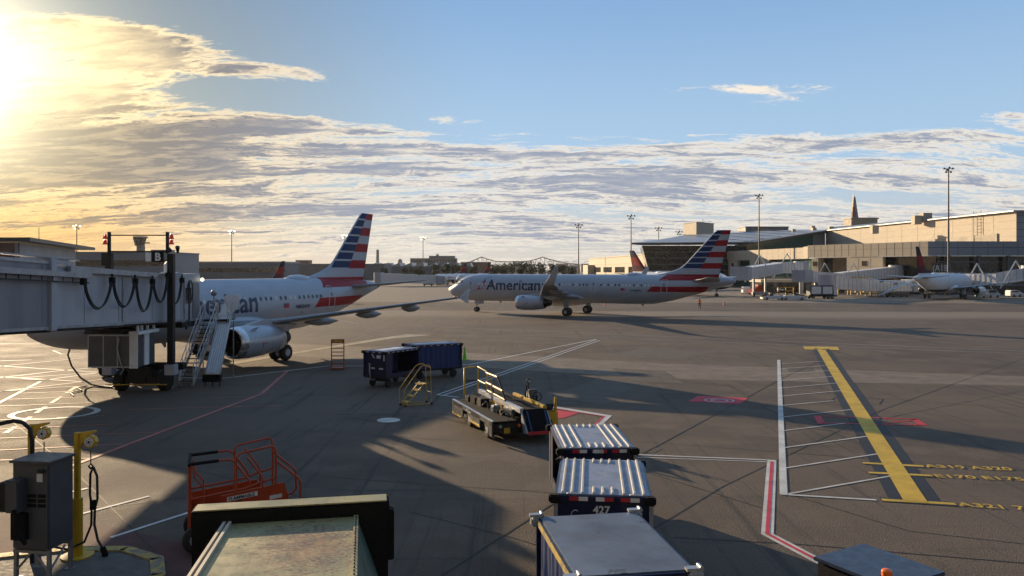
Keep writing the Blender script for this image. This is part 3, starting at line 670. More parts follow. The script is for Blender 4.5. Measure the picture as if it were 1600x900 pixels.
for a,y in pk[:6]:
    m=MB(); s=sp(a,.35); z=zat(y,s); m.box((.36,s,z),(.2,.22,.28)); m.box((.36,s,z+.2),(.06,.1,.2)); m.build('hose_trolley','black',JB)
s=sp(297,.3); m=MB(); m.tube([(.3,s+.35*math.cos(a),zat(455,s)+.62*math.sin(a)) for a in [2*PI*k/20 for k in range(21)]],.035,6); m.tube([(.3,s-.1,zat(440,s)),(.3,s-.12,zat(505,s)),(.3,s-.5,zat(513,s)),(.3,s-.7,zat(505,s)),(.3,s-.4,zat(500,s))],.05,6); m.build('hanging_hose','hose',JB)
# lift columns, light gantry, bogie
cr=Lc(-18.15,40.7); cl=(-2.85,cr[1],0)
for c in (cr,cl):
    m=MB(); m.bb(c[0]-.16,c[0]+.16,c[1]-.16,c[1]+.16,1.45,7.38); m.build('lift_column','dkmetal',JB,.02)
    m=MB(); m.bb(c[0]-.26,c[0]+.26,c[1]-.26,c[1]+.26,.95,1.5); m.build('column_foot','bridge',JB,.02)
m=MB(); m.bb(cl[0]-.04,cr[0],cl[1]-.05,cl[1]+.05,7.46,7.54); m.bb(cl[0]-.04,cr[0]-.2,cl[1]-.03,cl[1]+.03,8.34,8.40)
m.bb(cl[0]-.07,cl[0]+.07,cl[1]-.06,cl[1]+.06,7.4,8.55); m.bb(cr[0]-.27,cr[0]-.13,cl[1]-.06,cl[1]+.06,7.4,8.55); m.build('light_gantry','dkmetal',JB)
for cx,sg in ((cl[0],-1),(cr[0]-.2,1)):
    for z in (8.27,7.98):
        m=MB(); x=cx+sg*.22; m.tube([(x,cl[1],z-.08),(x,cl[1],z+.02),(x,cl[1],z+.12),(x,cl[1],z+.16)],[.13,.09,.08,.03],12); m.cyl((x,cl[1],z-.1),(x,cl[1],z-.08),.14,12); m.cyl((cx,cl[1],z-.09),(x,cl[1],z-.09),.02,6); m.build('beacon_lamp','redlens',JB)
m=MB(); m.bb(cl[0]-.28,cl[0]+.25,cl[1]-.3,cl[1],6.75,7.42); m.build('control_box','dkmetal',JB,.02)
m=MB(); m.tube([(cr[0]+.35,cr[1],7.45),(cr[0]+.42,cr[1]-.2,7.75)],[.06,.12],8); m.tube([(cr[0]+.1,cr[1]-.2,7.55),(cr[0]+.02,cr[1]-.35,7.65)],[.05,.09],8); m.build('floodlight','dkmetal',JB)
bx,by=cr[0]-.55,cr[1]-.3
m=MB(); m.bb(bx-.34,bx+.30,by-.04,by,6.95,7.5); sgn=m.build('gate_sign','black',JB); sgn['label']='black sign with white letter B'
text('gate_letter','B',.56,lambda x,y:(bx-.17+x,by-.05,7.03+y),'labelw',sgn,.02)
m=MB(); m.bb(bx-.66,bx-.38,by-.04,by,6.98,7.45); m.build('sign_plate','labelw',JB)
m=MB(); m.smooth=False; ck=Lc(-19.9,44.4); m.cyl((ck[0],ck[1],6.3),(ck[0],ck[1],6.75),.3,18); m.sphere((ck[0],ck[1],6.75),.3,18,6,half=True); m.bb(ck[0]-.35,ck[0]+.35,ck[1]-.35,ck[1]+.35,6.28,6.4); m.build('roof_dome','white',JB)
wl_,wr_=Vector((-21.1,41.35,0)),Vector((-18.75,41.35,0))
for p in (wl_,wr_):
    l=Lc(p.x,p.y); m=MB(); m.smooth=True; ax=Vector((math.cos(0),math.sin(0),0)); ay=Vector((-ax.y,ax.x,0)); c=Vector((l[0],l[1],.56))
    m.loft([[c+ax*o_+ay*rr*math.cos(2*PI*j/26)+Vector((0,0,rr*math.sin(2*PI*j/26))) for j in range(26)] for o_,rr in ((-.24,.3),(-.24,.5),(-.18,.56),(.18,.56),(.24,.5),(.24,.3))]); w=m.build('bogie_wheel','tyre',JB)
    m=MB(); m.cyl(c-ax*.26,c+ax*.26,.24,14); m.build('wheel_hub','dkmetal',w)
l1,l2=Lc(-21.1,41.35),Lc(-18.75,41.35); lm=((l1[0]+l2[0])/2,(l1[1]+l2[1])/2)
m=MB(); m.box((lm[0],lm[1],.62),(2.0,.5,.42),0); m.box((lm[0],lm[1],1.05),(1.3,.9,.5),0); m.box((lm[0]-.2,lm[1]+.25,1.3),(4.6,.5,.35),0); m.box((lm[0],lm[1],.95),(.5,.6,1.0),0); m.build('bogie_frame','dkmetal',JB)
m=MB(); m.cyl(Lc(-21.6,40.6,.42),Lc(-18.3,40.5,.45),.03,6); m.cyl(Lc(-21.0,40.6,.42),Lc(-20.9,41.3,.5),.03,6); m.cyl(Lc(-18.9,40.5,.42),Lc(-18.8,41.2,.5),.03,6); m.build('guard_rail','yellow',JB)
m=MB(); a_,b_=Lc(-20.15,40.58),Lc(-19.75,40.57); m.box(((a_[0]+b_[0])/2,(a_[1]+b_[1])/2,.43),(.42,.07,.09),0); m.build('warning_ribbon','redpt',JB)
# air conditioning pack under the tunnel
m=MB(); ca=Lc(-20.1,39.4); m.box((ca[0],ca[1],2.45),(2.45,2.0,1.68),0); ac=m.build('air_conditioner','greybox',JB,.03)
m=MB(); rot=lambda x,y,z:(ca[0]+x*math.cos(0)-y*math.sin(0),ca[1]+x*math.sin(0)+y*math.cos(0),z)
for x in (-1.18,-.42,.28,1.05): m.box(rot(x,-1.01,2.45),(.05,.03,1.6),0)
for z in (1.64,3.24): m.box(rot(0,-1.01,z),(2.4,.03,.07),0)
m.build('louvre_frame','beam',ac)
m=MB(); m.box(rot(1.1,-1.03,2.5),(.42,.04,1.85),0); m.box(rot(1.25,0,2.5),(.06,.5,1.7),0); m.box(rot(1.2,-.1,3.36),(.5,2.2,.16),0)
for y in (-.9,-.5,.1,.8): m.box(rot(1.25,y,3.55),(.1,.1,.5),0)
m.build('hanger_bracket','white',ac)
m=MB(); m.box(rot(-.2,0,3.42),(2.6,1.5,.22),0); m.box(rot(-.4,-.9,3.36),(2.0,.3,.1),0); m.build('hanger_frame','dkmetal',ac)
m=MB(); m.tube([rot(.4,-1.08,3.1),rot(.32,-1.12,2.6),rot(.45,-1.12,2.0),rot(.6,-1.05,1.5),rot(.2,-.6,1.2)],.025,6); m.build('drain_hose','bridge',ac)
# cab
cp=[Lc(*p)[:2] for p in ((-23.9,44.6),(-22.3,47.6),(-19.4,46.7),(-18.5,45.3),(-18.65,43.2),(-21.5,43.0))]
m=MB(); m.prism(cp[::-1],3.55,6.30); cb=m.build('cab','bridge',JB,.03)
m=MB(); m.prism(cp[::-1],3.25,3.52); m.build('cab_floor','dkmetal',cb)
a_,b_=Vector(Lc(-18.5,45.3)),Vector(Lc(-18.65,43.2)); u=(a_-b_).normalized(); nn=Vector((u.y,-u.x,0)); 
if nn.x<0: nn=-nn
m=MB(); pt=lambda q,z:(b_+u*q+nn*.02+Vector((0,0,z))); m.slabp([pt(1.2,3.7),pt(1.95,3.7),pt(1.95,5.8),pt(1.2,5.8)],nn*.03); m.build('cab_door','bridgedk',cb)
m=MB(); m.slabp([pt(.15,4.6),pt(1.0,4.6),pt(1.0,5.5),pt(.15,5.5)],nn*.02); m.build('cab_window','dkglass',cb)
m=MB(); m.sphere(tuple(pt(2.05,5.95)+nn*.15),.11,10,6); m.build('door_lamp','lampw',cb)
# stair from the apron to the cab door
def lattice(m,a,b,h,n,r=.02):
    a,b=Vector(a),Vector(b); up=Vector((0,0,h)); m.tube([a+up,b+up],r*1.3,6); m.tube([a+up*.5,b+up*.5],r,6)
    for k in range(n+1):
        p=a+(b-a)*k/n; m.tube([p,p+up],r,6)
        if k<n: m.tube([p,a+(b-a)*(k+1)/n+up*.5],r*.7,4)
st=[Vector(Lc(-18.45,42.3,.25)),Vector(Lc(-17.65,42.3,.25)),Vector(Lc(-18.35,45.4,3.6)),Vector(Lc(-17.55,45.4,3.6))]
m=MB()
for a,b in ((0,2),(1,3)): m.slabp([st[a]+Vector((0,0,-.12)),st[a]+Vector((0,0,.12)),st[b]+Vector((0,0,.12)),st[b]+Vector((0,0,-.12))],(.05,0,0))
sr=m.build('service_stair','alu',JB)
m=MB()
for k in range(15):
    q=(k+.5)/15; a=st[0].lerp(st[2],q); b=st[1].lerp(st[3],q); c=(a+b)/2; m.box(tuple(c),((b-a).length,.24,.035),math.atan2((b-a).y,(b-a).x))
m.build('stair_tread','dkmetal',sr)
for a,b in ((0,2),(1,3)):
    m=MB(); lattice(m,st[a],st[b],.95,7); m.build('handrail','alu',sr)
m=MB(); a=Vector(Lc(-18.45,45.4,3.5)); b=Vector(Lc(-16.9,45.4,3.5)); c_=Vector(Lc(-16.9,46.6,3.5)); d_=Vector(Lc(-18.45,46.6,3.5)); m.slabp([a,b,c_,d_],(0,0,.08)); m.build('landing','dkmetal',sr)
m=MB(); lattice(m,d_,c_,1.05,3); lattice(m,c_,b,1.05,2); lattice(m,Vector(Lc(-17.5,45.4,3.55)),Vector(Lc(-17.45,45.4,3.55)),1.05,1); m.build('landing_rail','alu',sr)
for x,y in ((-18.4,42.3),(-17.7,42.3),(-18.35,45.4),(-16.95,46.5)):
    m=MB(); z1=.35 if y<43 else 3.42; l=Lc(x,y); m.cyl((l[0],l[1],.1),(l[0],l[1],z1),.035,8); m.cyl((l[0]-.05,l[1],.09),(l[0]+.05,l[1],.09),.09,10); m.build('stair_leg','steel',sr)
m=MB(); l=Lc(-17.75,45.5); m.cyl((l[0],l[1],3.45),(l[0],l[1],5.0),.04,8); m.sphere((l[0],l[1],5.15),.19,12,8); lp=m.build('stair_lamp','beam',sr)
# luggage slide beside the stair
b0,b1,t0,t1=[Vector(Lc(*p)) for p in ((-17.1,42.6,.75),(-16.3,42.6,.75),(-17.6,45.9,3.75),(-16.9,45.9,3.75))]
m=MB(); m.slabp([b0,b1,t1,t0],(0,0,-.08)); sd=m.build('luggage_slide','alu',JB)
m=MB()
for k in range(1,6):
    q=k/6; a=b0.lerp(b1,q); b=t0.lerp(t1,q); m.slabp([a+Vector((-.03,0,.0)),b+Vector((-.03,0,.0)),b+Vector((.03,0,.0)),a+Vector((.03,0,.0))],(0,0,.05))
m.build('slide_rib','white',sd)
for a,b in ((b0,t0),(b1,t1)):
    m=MB(); m.slabp([a+Vector((0,0,-.15)),a+Vector((0,0,.2)),b+Vector((0,0,.2)),b+Vector((0,0,-.15))],(.05,0,0)); m.build('slide_side','alu',sd)
m=MB(); m.slabp([t0+Vector((0,.0,.02)),t1+Vector((0,0,.02)),t1+Vector((.1,.6,.75)),t0+Vector((.1,.6,.75))],(0,0,.05)); pts=[t1+Vector((0,.1,.1)),t1+Vector((.25,.2,.5)),t1+Vector((.45,.3,1.0)),t1+Vector((.4,.4,1.25)),t1+Vector((0,.5,1.3)),t0+Vector((.1,.6,1.2)),t0+Vector((.1,.6,.7))]; m.slabp(pts,(.02,.05,0)); m.build('slide_hood','white',sd)
m=MB(); c=(b0+b1)/2; m.box((c.x,c.y-.05,.5),(.95,.35,.4),0); m.build('slide_bumper','black',sd)
for p in (b0,b1,(b0+b1)/2):
    m=MB(); m.cyl((p.x,p.y,.0),(p.x,p.y,.4),.03,6); m.build('slide_leg','dkmetal',sd)
m=MB(); P=[(-25.7,44.6,2.2),(-25.75,44.3,1.6),(-25.3,43.9,1.0),(-24.5,43.4,.4),(-23.6,42.9,.08),(-22.9,42.5,.05),(-22.1,42.2,.05),(-21.6,41.9,.3)]; m.tube(P,.05,8)
m.tube([(-23.8,42.8,.05),(-23.9,42,.05),(-23.2,41.2,.05),(-23.3,40.3,.05),(-22.6,39.4,.04)],.03,6)
tag(m.build('ground_power_cable','hose'),'black cable drooping from the parked airliner nose to the apron by the bridge wheels','cable')
# ------------------------------------------------------------------ power cabinet and reel posts
GP=thing('power_cabinet','tall grey electrical cabinet on a steel stand at the bottom left kerb','electrical cabinet',(-9.95,16.3,.1),R(-8))
m=MB(); m.bb(-.42,.42,-.42,.30,.62,2.42); c=m.build('cabinet_body','greybox',GP,.02)
m=MB(); m.bb(-.46,.47,-.47,.34,2.42,2.47); m.build('cabinet_lid','greybox',c,.01)
m=MB(); m.bb(-.08,.40,-.445,-.422,.7,2.36); d=m.build('cabinet_door','greybox',c)
m=MB()
for z in (1.52,1.62,1.72): m.bb(-.04,.15,-.455,-.446,z,z+.07); m.bb(.19,.37,-.455,-.446,z,z+.07)
m.build('vent_slot','black',d)
m=MB(); m.bb(.17,.30,-.455,-.446,2.05,2.22); m.build('warning_label','labelw',d)
m=MB(); m.box((.3,-.5,2.28),(.12,.08,.06)); m.build('status_lamp','dkmetal',d)
m=MB(); m.bb(-.36,-.06,-.70,-.43,1.45,2.12); m.build('junction_box','greybox',c,.02)
m=MB(); m.bb(-.72,-.44,-.5,.1,1.4,2.0); m.bb(-.5,-.44,-.4,.2,.8,1.35); m.build('junction_box','dkmetal',c,.02)
m=MB(); m.cyl((-.9,-.3,1.72),(-.68,-.3,1.72),.09,12); m.build('cable_socket','beam',c)
m=MB(); m.bb(-.35,-.02,-.55,-.44,.85,1.4); m.tube([(-.1,-.75,1.55),(-.02,-.78,1.2),(.1,-.76,.95),(.12,-.7,.85)],.04,8); m.build('isolator_handle','black',c)
for x in (-.38,.38):
    for y in (-.36,.26):
        m=MB(); m.bb(x-.035,x+.035,y-.035,y+.035,-.1,.62); m.bb(x-.09,x+.09,y-.09,y+.09,-.02,.01); m.build('stand_leg','steel',GP)
m=MB(); m.bb(-.42,.42,-.4,-.34,.54,.6); m.bb(-.42,.42,.22,.28,.54,.6); m.tube([(-.38,-.37,.15),(.0,-.37,.56)],.025,6); m.tube([(.38,-.37,.15),(.05,-.37,.56)],.025,6); m.tube([(.38,-.36,.15),(.38,.1,.56)],.025,6); m.build('stand_frame','steel',GP)
m=MB(); m.tube([(-1.35,.3,3.05),(-1.0,.3,3.12),(-.8,.3,3.08),(-.65,.3,2.95),(-.6,.3,2.7),(-.6,.3,2.0),(-.6,.3,1.0),(-.6,.3,0)],.045,8)
tag(m.build('conduit_pipe','dkmetal'),'bent dark conduit pipe rising left of the grey electrical cabinet','pipe').location=(-9.95,16.5,.1)
def reel_post(label,x,y,top):
    p=thing('reel_post',label,'cable post',(x,y,.1),0,'yellow posts with cable reels')
    m=MB(); m.cyl((0,0,0),(0,0,.03),.34,20); m.build('base_plate','yellow',p)
    m=MB(); m.cyl((0,0,.03),(0,0,1.3),.11,18); m.build('sleeve','yellow',p)
    m=MB(); m.bb(-.055,.055,-.055,.055,1.3,top); m.build('pole','yellow',p,.01)
    m=MB(); m.slabp([(.06,-.03,top-.36),(.06,-.03,top+.0),(.42,-.03,top+.05),(.42,-.03,top+.01),(.2,-.03,top-.07),(.1,-.03,top-.28)],(0,.06,0)); m.build('bracket','yellow',p)
    zr=top-.20; xr=.30
    m=MB(); m.cyl((xr,-.07,zr),(xr,.07,zr),.135,24)
    for k in range(8): a=2*PI*k/8; m.cyl((xr+.13*math.cos(a),-.06,zr+.13*math.sin(a)),(xr+.13*math.cos(a),.06,zr+.13*math.sin(a)),.022,6)
    rl=m.build('balancer_reel','yellow',p); m=MB(); m.cyl((xr,-.085,zr),(xr,-.07,zr),.10,22); fc=m.build('reel_face','labelw',rl); m=MB(); m.cyl((xr,-.10,zr),(xr,-.085,zr),.025,10)
    for k in range(5): a=2*PI*k/5; m.cyl((xr+.06*math.cos(a),-.095,zr+.06*math.sin(a)),(xr+.06*math.cos(a),-.085,zr+.06*math.sin(a)),.009,6)
    m.build('reel_hub','black',rl)
    m=MB(); m.cyl((xr,0,zr-.5),(xr,0,zr-.2),.012,6); m.tube([(xr,0,zr-.62),(xr-.05,0,zr-.56),(xr,0,zr-.5),(xr+.05,0,zr-.56),(xr,0,zr-.62)],.02,6); m.build('hook','dkmetal',p)
    return p
rp=reel_post('yellow reel post nearest the kerb edge with a doubled black hose hanging from its hook',-9.78,17.2,2.78)
reel_post('yellow reel post rising behind the grey electrical cabinet',-11.2,17.8,2.84)
m=MB(); xr=-9.42; y=17.2
m.tube([(xr,y,2.1),(xr-.07,y,1.95),(xr-.08,y,1.5),(xr-.04,y,1.2),(xr-.05,y,.8),(xr-.15,y-.1,.45),(xr-.5,y-.15,.3),(xr-.9,y-.3,.45),(xr-1.05,y-.5,1.1),(xr-1.1,y-.7,2.2)],.026,8)
m.tube([(xr,y,2.1),(xr+.08,y,1.9),(xr+.09,y,1.4),(xr+.03,y,1.15),(xr+.02,y,.8),(xr+.1,y,.45),(xr+.2,y,.28),(xr+.25,y,.12)],.028,8)
hz=m.build('looped_hose','hose'); tag(hz,'doubled black cable hanging from the hook of the front yellow reel post','hose')
m=MB(); m.cyl((xr-.01,y,1.15),(xr-.01,y,1.35),.07,10); m.build('hose_clamp','black',hz)
m=MB(); m.tube([(xr+.2,y,.30),(xr+.27,y,.12),(xr+.3,y,.05)],[.06,.07,.03],8); m.build('plug','black',hz)
# ------------------------------------------------------------------ baggage carts
def wheel(name,c,r_,w,parent,ax='x',hub='rim'):
    c=Vector(c); m=MB(); m.smooth=True; A=Vector((1,0,0)) if ax=='x' else Vector((0,1,0)); B=Vector((0,1,0)) if ax=='x' else Vector((1,0,0)); Z=Vector((0,0,1))
    m.loft([[c+A*o_*w+B*rr*r_*math.cos(2*PI*j/22)+Z*rr*r_*math.sin(2*PI*j/22) for j in range(22)] for o_,rr in ((-.5,.5),(-.5,.9),(-.35,1),(.35,1),(.5,.9),(.5,.5))]); wo=m.build(name,'tyre',parent)
    m=MB(); m.cyl(c-A*w*.53,c+A*w*.53,r_*.5,14); m.build('wheel_hub',hub,wo); return wo
def cart(label,x,y,rz,w,l,h,number=None,style='ribbed',roofm='cartroof',group='baggage carts parked on the apron'):
    t=thing('baggage_cart',label,'baggage cart',(x,y,0),rz,group); W2,L2=w/2,l/2
    m=MB(); m.bb(-W2,W2,-L2,L2,.50,.60); m.bb(-.1,.1,-L2,L2,.38,.5); m.bb(-W2+.15,W2-.15,-L2+.4,-L2+.5,.3,.5); m.bb(-W2+.15,W2-.15,L2-.5,L2-.4,.3,.5); m.build('chassis','dkmetal',t,.01)
    for sx in (-1,1):
        for sy in (-1,1): wheel('wheel',(sx*(W2-.22),sy*(L2-.45),.23),.23,.14,t,hub='dkmetal')
    m=MB(); m.bb(-W2+.03,W2-.03,-L2+.02,-L2+.06,.6,h-.12); e=m.build('end_panel','cart',t)
    m=MB(); m.bb(-W2+.03,W2-.03,L2-.06,L2-.02,.6,h-.12); m.build('end_panel','cart',t)
    for sx in (-1,1):
        for sy in (-1,1):
            m=MB(); m.bb(sx*W2-.04,sx*W2+.04,sy*L2-.04,sy*L2+.04,.55,h-.08); m.build('corner_post','beam' if style=='ribbed' else 'cart',t)
    m=MB(); m.bb(-W2-.03,W2+.03,-L2-.05,L2+.05,h-.13,h-.02); rf=m.build('roof','cart',t,.015)
    zt=h-.018
    m=MB(); m.bb(-W2+.03,W2-.03,-L2+.03,L2-.03,zt,zt+.016); sh=m.build('roof_sheet',{'ribbed':'cartroof','flat':'flatroof'}.get(style,roofm),rf)
    if style=='ribbed':
        m=MB()
        def rib(xx,y0,y1): m.slabp([(xx-.032,y0,zt+.016),(xx+.032,y0,zt+.016),(xx+.016,y0+.02,zt+.048),(xx-.016,y0+.02,zt+.048)],(0,y1-y0,0))
        for k in (-.86,-.66,-.44,.44,.66,.86): rib(k*W2,-L2+.06,L2-.06)
        for k in (-.2,0,.2): rib(k*W2,-L2+.06,-L2+.5); rib(k*W2,L2-.36,L2-.06)
        m.build('roof_rib','ribpaint',rf)
        m=MB()
        for k in (-.66,.66): m.tube([(k*W2-.1,-L2+.02,zt+.02),(k*W2-.06,-L2-.06,zt+.05),(k*W2+.06,-L2-.06,zt+.05),(k*W2+.1,-L2+.02,zt+.02)],.013,6)
        m.build('lifting_loop','white',rf)
    for sx in (-1,1):
        for sy in (-1,1):
            m=MB(); m.bb(sx*W2-.14,sx*W2+.09,sy*(L2+.02)-.10,sy*(L2+.02)+.09,h-.17,h+.0); m.build('corner_bumper','black' if style!='flat' else 'beam',rf,.03)
    if style=='flat':
        for sx in (-1,1):
            for sy in (-1,1):
                m=MB(); m.bb(sx*W2-.16,sx*W2+.1,sy*(L2+.02)-.06,sy*(L2+.02)+.06,h,h+.045); m.cyl((sx*W2+.06,sy*(L2+.02)-.07,h+.05),(sx*W2+.06,sy*(L2+.02)+.07,h+.05),.03,10); m.build('corner_bracket','beam',rf)
        m=MB(); m.bb(-W2-.045,-W2-.03,-L2+.1,L2-.1,h-.12,h-.01); m.build('edge_trim','kerb',rf)
    # reflective tape and number on the near fascia
    if number:
        for k,mt in ((-.62,'redpt'),(-.42,'labelw'),(-.06,'labelw'),(.12,'redpt'),(.46,'redpt'),(.66,'labelw')):
            m=MB(); m.bb(k*W2-.09,k*W2+.09,-L2-.058,-L2-.051,h-.115,h-.035); m.build('reflective_tape',mt,rf)
        text('cart_number',number,.22,lambda a,b:(-.2+a,-L2+.015,h-.38+b) if number=='427' else (-.16+a*.85,-L2-.062,h-.125+b*.62),'labelw',e,.006)
        m=MB(); m.tube([(-.55+.08*math.cos(a),-L2+.012,h-.42+.1*math.sin(a)) for a in [PI*.3+k*PI*1.3/10 for k in range(11)]],.008,4); m.build('scratch_mark','labelw',e)
    # canvas sides
    for sx in (-1,1):
        if style=='open' and sx==1:
            m=MB(); m.bb(sx*W2-.02,sx*W2+.02,-L2+.05,-L2+.5,.6,h-.15); m.bb(sx*W2-.02,sx*W2+.02,-L2+.5,L2-.05,.6,.78); m.build('side_panel','cart',t); continue
        if style in('ribbed',) and sx==-1:
            m=MB(); m.bb(sx*W2-.02,sx*W2+.02,L2-.7,L2-.05,.6,h-.13); m.bb(sx*W2-.015,sx*W2+.015,-L2+.05,L2-.7,.6,.8); m.build('side_panel','cart',t); continue
        m=MB(); m.smooth=True; n=60; a=[];b=[]
        for k in range(n+1):
            q=k/n; wv=.028*math.sin(q*55)+.018*math.sin(q*23+1); yy=-L2+.06+(l-.12)*q; a.append((sx*(W2-.02+wv),yy,.60)); b.append((sx*(W2-.02+wv*.4),yy,h-.13))
        m.loft([a,b],False,False); m.build('side_curtain','tarp' if style!='ribbed' else 'cart',t)
    m=MB(); m.tube([(0,-L2,.45),(0,-L2-.35,.45),(0,-L2-.42,.9),(0,-L2-.42,1.35)],.035,8); m.cyl((-.06,-L2-.42,1.35),(.06,-L2-.42,1.35),.03,8); m.build('drawbar','beam',t)
    if style in('open','curtain'):
        m=MB(); 
        for k in range(7): 
            yy=-L2+.2+k*(l-.4)/6; m.bb(W2+.031,W2+.035,yy-.07,yy+.07,h-.09,h-.05)
        for k in (-.5,-.05,.4): m.bb(k-.1,k+.1,-L2-.056,-L2-.052,h-.09,h-.05)
        m.build('reflective_tape','labelw',rf)
        m=MB(); m.bb(-.45,.2,-L2+.4,L2-.5,zt+.018,zt+.022); m.build('roof_marking','labelw',rf)
        m=MB(); m.slabp([(-.1,-L2+.01,1.62),(.0,-L2+.01,1.62),(-.18,-L2+.01,1.85),(-.28,-L2+.01,1.85)],(0,-.006,0)); m.bb(.12,.42,-L2+.004,-L2+.012,1.62,1.80); m.bb(.62,.72,-L2+.004,-L2+.012,1.5,1.9); m.bb(-.3,-.02,-L2+.004,-L2+.012,1.02,1.1); m.bb(.3,.6,-L2+.004,-L2+.012,1.02,1.1); m.build('end_marking','labelw',e)
    return t
cart('blue baggage cart with ribbed silver roof numbered 408, farthest of the three in line',2.1,20.5,R(2.4),1.85,2.87,2.1,'408')
cart('blue baggage cart with ribbed silver roof numbered 427, middle of the three in line',1.95,16.5,R(-6),1.87,2.85,2.1,'427')
cart('baggage cart with flat scuffed blue-grey roof, nearest the camera in the line',1.6,12.55,R(9),1.84,2.75,2.1,None,'flat')
cart('dark blue baggage cart with open side, left of the pair beyond the yellow ladder',-6.85,43.6,R(-33),1.6,2.8,2.02,None,'open','cartroofb')
cart('blue curtained baggage cart, right of the pair beside the lime green cone',-4.85,46.7,R(-60),1.6,3.1,2.05,None,'curtain','cartroofb')
# ------------------------------------------------------------------ belt loader
BL=thing('belt_loader','black and yellow belt loader with tall yellow handrails and steering wheel on open apron','belt loader',(-.98,29.7,0),R(20.5))
m=MB(); m.bb(-.02,2.35,-1.0,4.35,.42,.72); m.bb(.3,2.1,-1.0,4.35,.3,.44); m.build('chassis','dkmetal',BL,.02)
m=MB(); m.bb(-.12,-.06,-.95,-.62,.22,.80); m.bb(-.12,-.06,.55,1.75,.30,.80); m.bb(-.12,-.06,-.95,4.35,.62,.80); m.bb(-.12,-.06,2.85,4.35,.32,.8); sdp=m.build('side_panel','greybox',BL,.01)
m=MB(); m.bb(-.14,-.04,-.98,4.38,.80,.835); m.build('panel_trim','alu',sdp)
m=MB(); m.bb(-.135,-.121,.5,1.8,.32,.40); m.build('step_strip','yellow',sdp)
m=MB(); m.bb(-.15,-.121,3.0,4.3,.24,.30); m.build('step_strip','yellow',sdp)
m=MB(); m.slabp([(-.13,2.35,.66),(-.13,2.2,.78),(-.13,2.05,.66),(-.13,2.1,.66),(-.13,2.2,.73),(-.13,2.3,.66)],(.005,0,0)); m.bb(-.13,-.122,1.7,2.0,.66,.69); m.build('panel_marking','labelw',sdp)
m=MB(); m.bb(-.06,.92,-.95,4.35,.76,.80); m.build('walkway','black',BL)
for x in (.12,2.15):
    for y in (0,2.3): wheel('wheel',(x,y,.38),.38,.24,BL,hub='beam')
m=MB(); m.slabp([(-.1,4.38,.2),(-.1,4.45,.2),(-.1,4.5,.75),(-.1,4.36,.75)],(.5,0,0)); m.build('rear_bumper','alu',BL)
m=MB(); m.bb(1.12,2.02,-1.0,4.2,.82,1.17); cv=m.build('conveyor_frame','dkmetal',BL,.02)
m=MB(); m.bb(1.2,1.95,-1.02,4.25,1.17,1.205); m.build('conveyor_belt','belt',cv)
m=MB(); m.bb(1.02,1.18,-.95,4.2,1.05,1.24); m.build('bed_rail','bridge',cv,.01)
m=MB(); m.bb(1.97,2.12,-.95,2.4,1.14,1.30); m.build('bed_rail','yellow',cv,.015)
m=MB(); m.slabp([(1.15,-1.0,1.12),(2.05,-1.0,1.12),(2.05,-1.55,.42),(1.15,-1.55,.42)],(0,-.02,.08)); fs=m.build('front_ramp','belt',cv)
m=MB(); m.cyl((1.25,-1.08,1.14),(1.25,-1.6,.46),.025,8); m.cyl((1.97,-1.08,1.14),(1.97,-1.6,.46),.025,8); m.build('ramp_rod','bluept',fs)
m=MB(); m.bb(1.1,2.1,-1.66,-1.54,.36,.46); m.build('ramp_bumper','redpt',fs)
m=MB(); m.slabp([(1.1,-1,.75),(1.1,-1,1.1),(1.1,-1.6,.4),(1.1,-1.2,.35)],(-.05,0,0)); m.slabp([(2.1,-1,.75),(2.1,-1,1.1),(2.1,-1.6,.4),(2.1,-1.2,.35)],(.05,0,0)); m.build('ramp_cheek','beam',fs)
# machinery between walkway and bed
rr=random.Random(5); k=0
for (a,b,c_,dx,dy,dz,mt) in ((.62,3.9,.9,.5,.5,.25,'dkmetal'),(.6,3.2,.93,.35,.6,.3,'black'),(.68,2.5,.95,.4,.5,.36,'dkmetal'),(.98,1.6,.93,.06,1.1,.3,'yellow'),(.7,1.0,.95,.3,.3,.25,'beam'),(.95,.1,.95,.18,.9,.3,'greybox'),(.75,.3,.9,.2,.2,.2,'dkmetal')):
    m=MB(); m.box((a,b,c_),(dx,dy,dz),rr.uniform(-.1,.1)); m.build('machinery_housing',mt,BL,.03)
m=MB()
for i in range(10):
    x=rr.uniform(.5,1.0); y=rr.uniform(-.8,4.1); m.tube([(x,y,.82),(x+.05,y+.1,1.0),(x+.02,y+.35,1.08),(x-.1,y+.5,.9)],.018,6)
m.build('hydraulic_hose','hose',BL)
m=MB(); m.cyl((.8,.9,1.0),(.8,1.1,1.05),.09,12); m.build('lamp','labelw',BL)
def pipe(name,pts,r_=.025,mt='yellow'): mm=MB(); mm.tube(pts,r_*1.45,8); return mm.build(name,mt,BL)
pipe('handrail',[(.42,4.35,.95),(.42,4.35,2.17),(.72,4.4,2.2),(1.06,4.38,2.2),(1.06,4.38,1.0)],.028)
pipe('handrail',[(1.06,4.38,2.2),(1.06,3.2,2.14),(1.06,2.98,2.0)]); pipe('handrail',[(.42,4.35,1.6),(1.06,4.38,1.6)],.02,'dkmetal'); pipe('handrail',[(1.06,4.38,1.6),(1.06,3.3,1.58)])
pipe('handrail',[(1.06,3.15,2.08),(1.06,1.75,2.08)],.035); pipe('handrail',[(1.06,3.1,1.2),(1.06,3.12,2.1)]); pipe('handrail',[(1.06,3.15,1.66),(1.06,2.5,1.64),(1.06,1.1,1.60)],.04); pipe('handrail',[(1.06,3.0,1.34),(1.06,.8,1.28)],.03)
pipe('handrail',[(1.06,1.75,2.08),(1.06,1.2,1.66),(1.06,.75,1.2)],.03,'dkmetal'); pipe('handrail',[(1.06,2.5,1.64),(1.06,2.0,1.2)],.02,'dkmetal'); pipe('handrail',[(1.06,2.55,1.1),(1.06,2.55,2.08)],.02)
